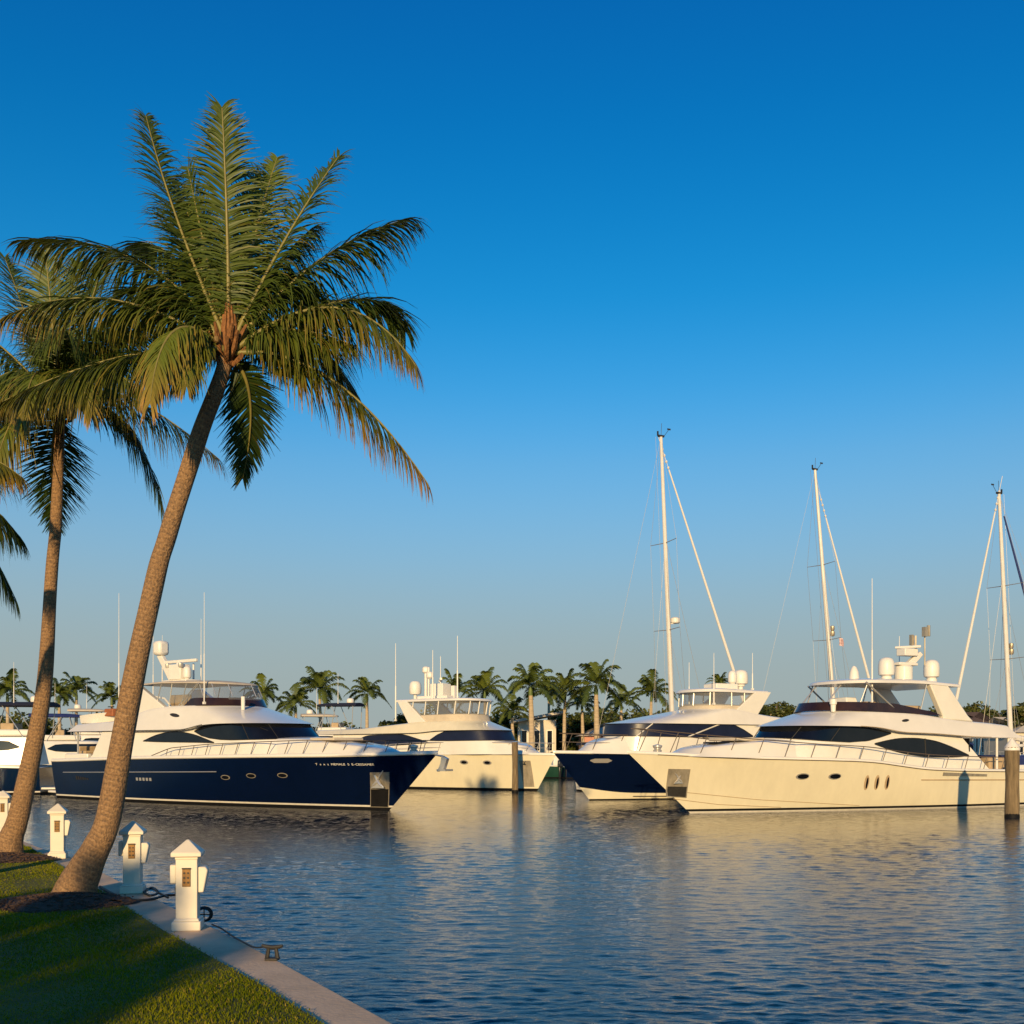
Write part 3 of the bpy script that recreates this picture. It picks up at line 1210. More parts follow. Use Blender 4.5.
    mb.lathe((8.45, -.3, 6.3), dome_prof(.22, .7), 12)
    mb.tube([(6.9, .2, 6.3), (6.9, .2, 7.1)], .06, 6)
    mb.tube([(8.1, .35, 6.3), (8.1, .35, 7.2)], .06, 6)
    mb.build('equipment_box', M['white'], r, bevel=.05)
    mb = MB()
    mb.lathe((8.2, -.52, 6.95), [(.12, 0), (.14, .1), (.14, .22), (.04, .26)], 10)
    mb.lathe((7.1, -.52, 6.95), [(.12, 0), (.14, .1), (.14, .22), (.04, .26)], 10)
    mb.build_pieces('search_light', M['steel'], r)
    for (x, y, z0, z1) in ((4.3, -1.6, 4.2, 11.0), (12.0, -1.9, 4.9, 10.35), (8.0, 0.9, 6.1, 9.6), (5.0, .6, 6.1, 8.9), (4.6, .3, 4.4, 9.6)):
        whip(r, x, y, z0, z1)
    mb = MB()
    mb.tube([(13.7, -.9, 4.6), (13.7, -.9, 5.25)], [.09, .10], 10)
    mb.build('search_light', M['white'], r)
    # deck rail
    rail_mb(H, 8.7, 25.0, .14, [(8.7, 0.0), (10.2, .36), (13, .50), (19, .60), (25, .45)], step=1.02, slant=.5).build('deck_rail', M['rail'], r)
    # cockpit
    for sg in (1, -1):
        y0, y1 = sg * 2.12, sg * 2.36
        MB().prism([(3.9, 3.62), (5.6, 3.62), (5.2, 2.2), (2.7, 2.2), (3.0, 2.4)], min(y0, y1), max(y0, y1)).build('cockpit_wing', M['gel'], r, bevel=.04)
        MB().tube([(1.2, sg * 2.1, 2.0), (1.2, sg * 2.1, 3.62)], .05, 8).build_pieces('support_post', M['steel'], r)
    MB().box((4.85, 0, 2.85), (.08, 4.1, 1.4)).build('cockpit_door', M['glass'], r)
    mb = MB()
    mb.box((.9, 0, 2.35), (.7, 3.4, .5))
    mb.box((.55, 0, 2.65), (.2, 3.4, .4))
    mb.build_pieces('cockpit_seat', M['tan'], r, bevel=.06)
    mb = MB()
    mb.box((2.5, 0, 2.75), (1.1, 1.6, .06))
    mb.tube([(2.5, 0, 2.1), (2.5, 0, 2.75)], .07, 8)
    mb.build('cockpit_table', M['teak'], r)
    mb = MB()
    for sg in (1, -1):
        mb.box((1.5, sg * 2.25, 2.28), (2.2, .3, .34))
    mb.build_pieces('coaming', M['gel'], r, bevel=.06)
    mb = MB()
    mb.box((-.75, 0, .32), (1.6, 4.6, .14))
    mb.build('swim_platform', M['gel'], r, bevel=.05)
    MB().box((-.75, 0, .402), (1.45, 4.4, .012)).build('swim_teak', M['teak'], r)
    # tender carried on the upper deck
    td = empty('tender', (0, 0, 0))
    td.parent = None
    td.location = r.matrix_basis @ Vector((1.75, -.8, 4.10))
    td.rotation_euler = r.rotation_euler
    tag(td, 'small white tender with orange seat on the navy yacht\'s upper deck', 'tender boat')
    hh = Hull(3.2, .75, [(0, .45), (3.2, .62)], .7, t0=.4)
    hm = hh.mesh([(0.02, 0), (.1, 0), (.25, 0), (('f', 1), 0)], 24)
    hm.build('hull', M['gel'], td).location = (-1.4, 0, 0)
    hh.deck(.05).build('deck', M['deckm'], td).location = (-1.4, 0, 0)
    MB().box((1.15, -.1, .58), (.8, .9, .42)).build('seat', M['orange'], td, bevel=.06)
    mb = MB()
    mb.tube([(.9, -.1, .5), (.75, -.1, .9)], .05, 6)
    mb.tube([(.75, -.3, .9), (.70, .1, .92)], .03, 6)
    mb.build('steering_column', M['dark'], td)
    dv = MB()
    dv.tube([(4.5, 1.6, 4.1), (4.5, 1.6, 5.0), (4.2, 1.3, 5.5), (3.4, .6, 5.7)], [.09, .08, .06, .05], 8)
    dv.build('davit', M['white'], r)
    return r


# ---- big white yacht, near right
def white_yacht():
    r = yacht_root('motor_yacht', 627, 752, 45, 207, 24.5, 'largest white yacht with cream hull and twin domes on its hardtop, moored at right')
    ns = 1
    H = Hull(24.5, 2.75, [(0, 1.60), (5, 1.69), (9, 1.76), (11.3, 1.88), (12.3, 2.08), (13.2, 2.18), (14.8, 2.24), (20, 2.36), (24.5, 2.59)], 3.15, p0=1.55, p1=2.5, t0=.28)
    lv = [(-.6, 1), (0.0, 1), (.07, 0), (.17, 2), (('f', .15), 2), (('f', .28), 2), (('f', .42), 2), (('f', .56), 2), (('f', .7), 2), (('f', .85), 2), (('f', 1), 2)]
    H.mesh(lv).build('hull', [M['boot_black'], M['stripe'], M['gel_warm']], r)
    H.deck().build('deck', M['deckm'], r)
    H.gunwale(h=.07, out=.02).build('gunwale', M['gel'], r)
    mb = MB()
    for sg in (1, -1):
        mb.tube([(x, sg * y, z) for x, y, z in H.line([(x, z - .05) for x, z in H.sh][:58], .02, 70)], .022, 5)
    mb.build_pieces('rub_rail', M['rail'], r)
    mb = MB()
    for sg in (1, -1):
        mb.tube([(x, sg * y, z) for x, y, z in H.line([(4.0, 1.25), (10.6, 1.33)], .01)], .03, 5)
        mb.tube([(x, sg * y, z) for x, y, z in H.line([(13.5, .22), (18.5, .55), (22.0, .92)], .004)], .014, 4)
        mb.tube([(x, sg * y, z) for x, y, z in H.line([(17.3, .20), (20.2, .36), (22.2, .62)], .004)], .014, 4)
    mb.build_pieces('spray_rail', M['tan'], r)
    for sg in (1, -1):
        H.patch([(6.6, 1.44, 1.55), (9.4, 1.50, 1.66)], sg, .02).build('hull_vent', M['steel_dull'], r)
        for xc, zc in ((16.75, 1.54), (15.2, 1.53)):
            f = H.ellipse(xc, zc, .32, .14, sg, .012).build('porthole', M['steel'], r)
            H.ellipse(xc - .02, zc, .26, .10, sg, .02).build('pane', M['glass'], f)
        for xc in (13.5, 12.97, 12.43):
            f = H.ellipse(xc, 1.24, .12, .33, sg, .012, skew=.12).build('slot_window', M['tan'], r)
            H.ellipse(xc - .02, 1.22, .05, .25, sg, .02, skew=.12).build('pane', M['glass'], f)
        pk = H.patch([(21.7, .66, 1.88), (22.6, .72, 1.90)], sg, .02, n=8, m=8, skew=.12).build('anchor_pocket', M['steel_dull'], r)
        y = H.y(22.2, 1.4)
        anchor_mb(22.2, sg * (y + .05), 1.46, .55, sg, True).build('anchor', M['steel'], pk)
        H.patch([(21.75, .70, 1.14), (22.55, .75, 1.16)], sg, .03, n=6, m=6, skew=.12).build('pocket_recess', M['iron'], pk)
    T0 = Tier((12.5, 12.5), (16.8, 16.6), (22.6, 21.8), (1.75, 1.45), [(12, 2.15), (24, 2.45)], [(12.5, 2.95), (16, 3.02), (18.5, 3.0), (20.5, 2.82), (23, 2.58)], n=2.2, crown=.08)
    T0.mesh().build('foredeck_trunk', M['gel'], r)
    MB().box((20.2, .3, 2.97), (.8, .8, .08)).build('deck_hatch', M['glass'], r, bevel=.02)
    mb = MB()
    mb.box((18.9, 0, 3.12), (1.5, 2.0, .14))
    mb.build('sun_pad', M['canvas'], r, bevel=.05)
    MB().lathe((23.0, 0, 2.5), [(.16, 0), (.18, .16), (.12, .2), (.2, .3), (.2, .36), (.05, .4)], 12).build('windlass', M['steel'], r)
    zt1 = [(3, 3.26), (7.0, 3.28), (9.5, 3.42), (11.6, 3.46), (12.6, 3.64), (13.6, 3.71), (18, 3.74)]
    T1 = Tier((5.6, 7.4), (15.2, 14.4), (18.0, 16.8), (2.06, 1.95), [(3, 1.7), (9, 1.75), (12, 2.0), (18, 2.3)], zt1, n=2.6, crown=.02, round_=.01)
    T1.mesh().build('deckhouse', M['gel'], r)
    for sg in (1, -1):
        T1.patch(T1.xz(leaf(7.0, 12.85, [(7.0, 2.40, 2.44), (7.8, 2.34, 2.78), (8.8, 2.33, 3.06), (10.0, 2.36, 3.19), (11.2, 2.50, 3.19), (12.1, 2.70, 3.09), (12.85, 2.92, 2.95)])), sg).build('window', M['glass'], r)
        a0, v0 = T1.inv(9.55, 2.3)
        mb = MB().tube([Vector((9.75, sg * 2.025, 2.36)), Vector((9.75, sg * 1.978, 3.18))], .035, 6)
        mb.build('window_mullion', M['dark'], r)
    pr = T1.xz([(11.85, 3.39, 3.43), (12.5, 3.22, 3.54), (13.2, 3.06, 3.63), (14.2, 3.00, 3.67)])
    vl, vh = pr[-1][1], pr[-1][2]
    T1.patch(pr + [(.70, vl + .01, vh), (1.0, vl + .08, vh)], 1, n=50, wrap=True).build('windshield', M['glass'], r)
    mb = MB()
    for sg in (1, -1):
        for a in (.66, .86):
            mb.tube([T1.S(a, vl, sg) + Vector((.012, sg * .012, 0)), T1.S(a - .02, vh, sg) + Vector((.012, sg * .012, 0))], .022, 5)
    mb.build_pieces('windshield_mullion', M['dark'], r)
    zb2 = [(3, 3.22), (7.0, 3.26), (9.5, 3.40), (11.6, 3.44), (12.6, 3.62), (13.6, 3.69), (18, 3.72)]
    zt2 = [(3.4, 3.70), (5.2, 3.86), (7.6, 3.99), (9.5, 4.20), (11, 4.30), (17, 4.38)]
    T2 = Tier((3.7, 4.3), (14.6, 12.6), (17.1, 14.85), (2.32, 1.98), zb2, zt2, n=2.4, crown=.05)
    T2.mesh(nv=8).build('flybridge', M['gel'], r)
    mb = MB()
    for sg in (1, -1):
        mb.tube([T2.S(a, .02, sg) + Vector((0, sg * .004, 0)) for a in [.12 + i * .5 / 30 for i in range(29)]], .014, 5)
    mb.build_pieces('eyebrow_moulding', M['tan'], r)
    for sg in (1, -1):
        a, v = T2.inv(11.1, 3.98)
        pr2 = []
        for i in range(13):
            t = -math.cos(PI * i / 12)
            q = math.sqrt(max(0, 1 - t * t)) * .08
            pr2.append((a + .014 * t, v - q, v + q))
        T2.patch(pr2, sg, n=12).build('air_intake', M['dark'], r)
    T3 = Tier((8.6, 9.2), (12.9, 12.8), (14.95, 14.7), (1.97, 1.90), [(8, 4.22), (10.5, 4.30), (15, 4.40)], [(8, 4.28), (9.5, 4.45), (11.5, 4.74), (15, 4.80)], n=2.3)
    T3.mesh(roof=False, bottom=False).build('wind_deflector', M['brown_glass'], r)
    mb = MB()
    mb.box((10.2, -.9, 4.5), (1.6, .9, .4))
    mb.box((10.0, .9, 4.5), (1.4, .9, .4))
    mb.box((12.0, .4, 4.6), (.8, 1.3, .5))
    mb.build_pieces('flybridge_seat', M['tan'], r, bevel=.06)
    MB().box((13.1, .4, 4.75), (.8, 1.2, .55), taper=.75).build('helm_console', M['white'], r, bevel=.05)
    TH = Tier((7.4, 7.4), (12.0, 12.0), (13.95, 13.9), (1.95, 1.9), [(7, 5.56), (10, 5.68), (14, 5.62)], [(7, 5.66), (10, 5.80), (14, 5.73)], n=2.5, crown=.14, round_=.04)
    TH.mesh().build('hardtop', M['gel'], r)
    for sg in (1, -1):
        y0, y1 = sg * 1.60, sg * 1.92
        MB().prism([(9.35, 5.66), (8.2, 5.66), (6.9, 4.28), (6.5, 3.98), (8.45, 4.10)], min(y0, y1), max(y0, y1)).build('radar_arch', M['gel'], r, bevel=.05)
    mb = MB()
    for sg in (1, -1):
        mb.tube([(11.4, sg * 1.9, 4.4), (13.2, sg * 1.85, 5.66)], .04, 6)
        mb.tube([(13.4, sg * 1.7, 4.75), (13.0, sg * 1.75, 5.66)], .03, 6)
        mb.tube([(9.9, sg * 1.85, 4.4), (9.5, sg * 1.85, 5.66)], .03, 6)
        mb.tube([(14.5, sg * .8, 4.75), (13.6, sg * .8, 5.66)], .03, 6)
    mb.build_pieces('top_post', M['steel'], r)
    for x in (10.1, 7.15):
        mb = MB().lathe((x, 0, 6.02), dome_prof(.37, .98), 20)
        mb.lathe((x, 0, 5.78), [(.32, 0), (.26, .12), (.26, .28)], 12)
        mb.build('satellite_dome', M['white'], r)
    mb = MB()
    mb.lathe((9.0, 0, 5.85), [(.42, 0), (.42, .72), (.36, .8)], 16)
    mb.prism([(8.5, 6.6), (9.1, 6.6), (8.0, 7.35), (7.8, 7.2)], -.12, .12)
    mb.box((8.9, 0, 6.72), (1.2, .5, .14))
    mb.build('mast', M['gel'], r, bevel=.03)
    mb = MB()
    mb.box((8.75, 0, 7.28), (.85, .55, .34))
    mb.box((8.7, 0, 7.54), (.14, 1.2, .12), rz=.5)
    mb.build('radar', M['white'], r, bevel=.03)
    mb = MB()
    mb.tube([(8.2, 0, 7.0), (8.2, 0, 8.1)], .05, 6)
    mb.tube([(7.6, 0, 6.7), (7.6, 0, 8.5)], .035, 6)
    mb.box((8.3, -.15, 7.9), (.16, .16, .5))
    mb.box((7.7, .1, 8.3), (.2, .2, .45))
    mb.tube([(7.45, .1, 8.1), (7.45, .1, 8.62)], .08, 8)
    mb.build_pieces('navigation_light', M['steel_dull'], r)
    mb = MB()
    mb.lathe((12.7, 0.6, 5.84), [(.24, 0), (.2, .35), (.12, .55), (.05, .62)], 12)
    mb.build('horn', M['white'], r)
    for (x, y, z0, z1) in ((12.6, 1.6, 4.5, 10.3), (8.0, -1.2, 5.8, 8.2)):
        whip(r, x, y, z0, z1, .028)
    mb = MB()
    mb.lathe((14.6, 1.3, 4.34), [(.1, 0), (.12, .3), (.16, .34), (.16, .55), (.04, .6)], 10)
    mb.build('search_light', M['white'], r)
    rail_mb(H, 5.0, 24.0, .09, [(5, .52), (10.5, .54), (12.4, .50), (16, .54), (20, .72), (24, .88)], step=1.22, slant=-.45).build('deck_rail', M['rail'], r)
    # cockpit with blue covers
    mb = MB()
    for sg in (1, -1):
        mb.tube([(4.5, sg * 2.2, 1.6), (4.5, sg * 2.2, 3.24)], .055, 8)
        mb.tube([(5.3, sg * 2.2, 1.6), (5.3, sg * 2.2, 3.24)], .055, 8)
    mb.build_pieces('support_post', M['white'], r)
    MB().box((6.9, 0, 2.5), (.08, 4.0, 1.4)).build('cockpit_door', M['glass'], r)
    mb = MB()
    mb.box((3.2, 0, 2.05), (1.2, 3.6, .7))
    mb.box((5.0, -.8, 2.4), (1.6, 1.6, 1.1))
    mb.build_pieces('cockpit_cover', M['blue_canvas'], r, bevel=.12)
    mb = MB()
    mb.box((4.6, 1.5, 2.0), (1.4, .6, .6))
    mb.box((1.2, 0, 1.9), (.6, 3.8, .6))
    mb.build_pieces('cockpit_seat', M['tan'], r, bevel=.08)
    mb = MB()
    for sg in (1, -1):
        mb.box((2.5, sg * 2.35, 1.82), (4.6, .26, .26))
    mb.build_pieces('coaming', M['gel'], r, bevel=.06)
    MB().box((-.7, 0, .34), (1.7, 4.6, .16)).build('swim_platform', M['gel'], r, bevel=.05)
    return r


def cream_yacht():
    r = yacht_root('motor_yacht', 556, 755, 70, -35, 23, 'cream white yacht in the middle distance with boxy windowed flybridge and bow facing right')
    H = Hull(23, 2.65, [(0, 2.1), (12, 2.33), (18, 2.36), (23, 2.34)], 1.45, p0=1.7, p1=2.8, t0=.32)
    lv = [(-.6, 0), (0, 0), (.14, 1), (.2, 1), (('f', .25), 1), (('f', .4), 1), (('f', .6), 1), (('f', .8), 1), (('f', 1), 1)]
    H.mesh(lv).build('hull', [M['boot_black'], M['gel_warm']], r)
    H.deck().build('deck', M['deckm'], r)
    H.gunwale(h=.10).build('gunwale', M['gel'], r)
    for sg in (1, -1):
        for xc, zc in ((17.0, 1.82), (18.6, 1.80)):
            f = H.ellipse(xc, zc, .30, .15, sg).build('porthole', M['steel'], r)
            H.ellipse(xc, zc, .2, .09, sg, .02).build('pane', M['glass'], f)
        pk = H.patch([(20.7, .25, 1.95), (21.4, .25, 1.95)], sg, .02, n=6, m=6).build('anchor_pocket', M['steel_dull'], r)
        anchor_mb(21.05, sg * (H.y(21.05, 1.75) + .05), 1.78, .32, sg, True).build('anchor', M['iron'], pk)
    T0 = Tier((12, 12), (17.5, 17.3), (21.8, 21.0), (1.65, 1.4), [(12, 2.3), (23, 2.36)], [(12, 3.2), (19, 3.18), (20, 3.05), (22, 2.6)], n=2.2)
    T0.mesh().build('foredeck_trunk', M['gel'], r)
    zt1 = [(3, 3.72), (13.5, 3.78), (15, 3.92), (20, 3.95)]
    T1 = Tier((5, 5.5), (16.6, 16.2), (19.7, 18.9), (2.15, 2.05), [(3, 2.2), (20, 2.36)], zt1, n=2.8, crown=.02, round_=.01)
    T1.mesh().build('deckhouse', M['gel'], r)
    for sg in (1, -1):
        T1.patch(T1.xz(leaf(7.5, 14.2, [(7.5, 3.05, 3.10), (8.5, 2.98, 3.62), (12, 2.95, 3.70), (14.2, 3.1, 3.16)])), sg).build('window', M['glass_blue'], r)
    pr = T1.xz([(14.4, 3.24, 3.3), (15.0, 3.22, 3.62), (15.8, 3.22, 3.88)])
    vl, vh = pr[-1][1], pr[-1][2]
    T1.patch(pr + [(1.0, vl, vh)], 1, n=50, wrap=True).build('windshield', M['glass_blue'], r)
    zb2 = [(3, 3.70), (13.5, 3.76), (15, 3.9), (20, 3.93)]
    zt2 = [(3, 3.95), (8, 4.05), (11.5, 4.32), (13.5, 4.47), (20, 4.52)]
    T2 = Tier((3.4, 3.8), (16.2, 15.2), (19.1, 17.4), (2.35, 2.0), zb2, zt2, n=2.4)
    T2.mesh().build('flybridge', M['gel_warm'], r)
    T3 = Tier((12.4, 12.8), (15.2, 15.2), (17.3, 17.1), (1.9, 1.85), [(12, 4.48), (18, 4.55)], [(12, 4.9), (18, 5.0)], n=2.5)
    T3.mesh(roof=True).build('flybridge_coaming', M['canvas'], r)
    TE = Tier((11.8, 11.8), (15.2, 15.2), (17.15, 17.2), (1.86, 1.86), [(11, 4.95), (18, 5.0)], [(11, 5.9), (18, 5.9)], n=2.5)
    enclosure(TE, [.0 + i / 40 for i in range(41)], r)
    mb = MB()
    for sg in (1, -1):
        for a in (.15, .35, .55, .72, .86, .96):
            p, q = TE.S(a, 0, sg), TE.S(a, 1, sg)
            mb.tube([p, q + Vector((.12, 0, 0))], .045, 6)
    mb.build_pieces('top_post', M['gel'], r)
    TH = Tier((11.3, 11.3), (15.4, 15.4), (17.45, 17.4), (1.98, 1.94), [(11, 5.88), (18, 5.88)], [(11, 6.0), (18, 6.0)], n=2.6, crown=.08)
    TH.mesh().build('hardtop', M['gel'], r)
    for sg in (1, -1):
        y0, y1 = sg * 1.72, sg * 2.0
        MB().prism([(11.4, 5.95), (12.2, 5.95), (13.9, 4.5), (12.4, 4.4)], min(y0, y1), max(y0, y1)).build('radar_arch', M['gel'], r, bevel=.04)
    mb = MB()
    mb.lathe((11.1, .3, 6.5), [(.36, 0), (.42, .1), (.43, .5), (.40, .75), (.28, .9), (.02, .96)], 16)
    mb.tube([(11.1, .3, 6.05), (11.1, .3, 6.6)], .12, 8)
    mb.build('satellite_dome', M['white'], r)
    mb = MB()
    mb.box((13.6, 0, 6.7), (1.1, .9, .9))
    mb.box((13.4, 0, 6.2), (2.6, 1.4, .22))
    mb.tube([(12.3, 0, 6.2), (12.3, 0, 8.2)], .11, 8)
    mb.tube([(12.8, -.3, 6.2), (12.8, -.3, 8.3)], .08, 8)
    mb.lathe((12.3, 0, 7.9), dome_prof(.25, .5), 10)
    mb.lathe((12.9, -.3, 7.5), dome_prof(.25, .5), 10)
    mb.box((14.6, .2, 6.55), (.3, .3, .9))
    mb.build('mast', M['white'], r, bevel=.04)
    mb = MB()
    mb.box((13.6, 0, 7.42), (.16, 2.4, .14), rz=.7)
    mb.lathe((13.6, 0, 7.28), [(.14, 0), (.12, .12)], 8)
    mb.build('radar', M['white'], r)
    for (x, y, z0, z1) in ((11.2, -1.9, 4.6, 9.9), (12.4, 1.5, 6.0, 9.2), (14.3, -1.7, 6.0, 9.3), (16.0, -1.2, 6.0, 10.2)):
        whip(r, x, y, z0, z1, .035)
    rail_mb(H, 9, 22.6, .14, [(9, .5), (14, .68), (22.6, .62)], step=1.2, slant=.35, r=.028, mid=True).build('deck_rail', M['steel'], r)
    MB().box((5.1, 0, 2.9), (.08, 4.0, 1.4)).build('cockpit_door', M['glass'], r)
    MB().box((-.7, 0, .34), (1.6, 4.4, .16)).build('swim_platform', M['gel'], r, bevel=.05)
    return r


def two_tone_yacht():
    r = yacht_root('motor_yacht', 553, 752, 57, 207, 21, 'navy and white yacht with its bow showing past the big white yacht')
    H = Hull(21, 2.5, [(0, 2.0), (10, 2.36), (21, 2.54)], 2.2, p0=1.6, p1=2.6, t0=.3)
    bt = smooth_tab([(0, .25), (14, .33), (17.5, .38), (19.5, .74), (21.5, .86)])
    lv = [(-.6, 0), (0, 0), (.06, 1), (lambda x: interp(bt, x), 2), (lambda x: lerp(interp(bt, x), H.zs(x), .25), 2), (lambda x: lerp(interp(bt, x), H.zs(x), .5), 2), (lambda x: lerp(interp(bt, x), H.zs(x), .75), 2), (('f', 1), 2)]
    H.mesh(lv).build('hull', [M['boot_black'], M['gel_warm'], M['navy']], r)
    H.deck().build('deck', M['deckm'], r)
    H.gunwale(h=.09).build('gunwale', M['gel'], r)
    for sg in (1, -1):
        H.patch([(18.0, 2.08, 2.10), (18.2, 1.98, 2.2), (18.9, 1.98, 2.2), (19.1, 2.08, 2.1)], sg, .02).build('hawse_plate', M['steel'], r)
    mb = MB()
    for sg in (1, -1):
        mb.tube([(x, sg * y, z) for x, y, z in H.line([(8, .12), (16.5, .18)], .01)], .03, 5)
    mb.build_pieces('spray_rail', M['dark'], r)
    T0 = Tier((10, 10), (15.5, 15.2), (19.6, 18.9), (1.6, 1.3), [(10, 2.3), (21, 2.5)], [(10, 3.2), (17.6, 3.25), (19.0, 2.95), (20.3, 2.65)], n=2.2)
    T0.mesh().build('foredeck_trunk', M['gel'], r)
    zt1 = [(3, 3.9), (9, 4.05), (18, 4.06)]
    T1 = Tier((4.5, 5), (14.4, 14.2), (17.7, 17.4), (2.1, 2.0), [(3, 2.2), (18, 2.45)], zt1, n=2.6, crown=.02, round_=.01)
    T1.mesh().build('deckhouse', M['gel'], r)
    pr = T1.xz([(9.6, 3.36, 3.42), (10.2, 3.33, 3.75), (10.9, 3.33, 4.03), (13.8, 3.33, 4.03)])
    vl, vh = pr[-1][1], pr[-1][2]
    T1.patch(pr + [(1.0, vl + .02, vh)], 1, n=50, wrap=True).build('windshield', M['glass_blue'], r)
    mb = MB()
    for sg in (1, -1):
        mb.tube([T1.S(.60, vl, sg) + Vector((.04, sg * .04, 0)), T1.S(.46, vh, sg) + Vector((.04, sg * .04, 0))], .035, 5)
        mb.tube([T1.S(.82, vl, sg) + Vector((.04, sg * .04, 0)), T1.S(.74, vh, sg) + Vector((.04, sg * .04, 0))], .03, 5)
    mb.build_pieces('windshield_mullion', M['gel'], r)
    for sg in (1, -1):
        T1.patch(T1.xz(leaf(5.8, 8.8, [(5.8, 3.3, 3.34), (6.4, 3.25, 3.7), (8.2, 3.25, 3.8), (8.8, 3.4, 3.5)])), sg).build('window', M['glass_blue'], r)
    T2 = Tier((3, 3.4), (14.2, 10.8), (17.55, 12.6), (2.2, 1.95), [(3, 3.85), (9, 4.03), (18, 4.05)], [(3, 4.2), (7, 4.35), (9, 4.55), (10.5, 4.85), (18, 4.92)], n=2.3)
    T2.mesh(nv=8).build('flybridge', M['gel'], r)
    T3 = Tier((9, 9.4), (10.9, 10.9), (12.55, 12.4), (1.88, 1.85), [(9, 4.75), (13, 4.92)], [(9, 5.0), (13, 5.15)], n=2.4)
    T3.mesh().build('flybridge_coaming', M['canvas'], r)
    TE = Tier((9.2, 9.2), (10.9, 10.9), (12.5, 12.45), (1.85, 1.85), [(9, 5.0), (13, 5.1)], [(9, 5.8), (13, 5.8)], n=2.4)
    enclosure(TE, [i / 40 for i in range(41)], r)
    mb = MB()
    for sg in (1, -1):
        for a in (.3, .62, .8, .95):
            mb.tube([TE.S(a, 0, sg), TE.S(a, 1, sg)], .04, 6)
    mb.build_pieces('top_post', M['steel'], r)
    TH = Tier((8.4, 8.4), (11.0, 11.0), (12.7, 12.65), (1.95, 1.9), [(8, 5.75), (13, 5.82)], [(8, 5.86), (13, 5.95)], n=2.4, crown=.12)
    TH.mesh().build('hardtop', M['gel'], r)
    for sg in (1, -1):
        y0, y1 = sg * 1.65, sg * 1.95
        MB().prism([(8.2, 5.86), (9.3, 5.86), (10.9, 4.62), (9.2, 4.5)], min(y0, y1), max(y0, y1)).build('radar_arch', M['gel'], r, bevel=.04)
    MB().lathe((7.9 + .9, 0, 6.25), dome_prof(.42, .95), 16).build('satellite_dome', M['white'], r)
    mb = MB()
    mb.box((10.2, 0, 6.15), (1.5, 1.2, .4))
    mb.lathe((9.7, .4, 6.3), dome_prof(.25, .8), 12)
    mb.tube([(8.8, 0, 5.9), (8.8, 0, 6.3)], .15, 8)
    mb.build('mast', M['white'], r, bevel=.04)
    for (x, y, z0, z1) in ((11.9, 1.6, 5.1, 7.9), (11.5, -1.2, 5.1, 7.6), (8.6, .8, 6.0, 8.1)):
        whip(r, x, y, z0, z1, .025)
    rail_mb(H, 8, 20.6, .14, [(8, .6), (14, .82), (20.6, .88)], step=1.3, slant=-.4, mid=True).build('deck_rail', M['rail'], r)
    MB().box((-.7, 0, .34), (1.5, 4.2, .16)).build('swim_platform', M['gel'], r, bevel=.05)
    return r


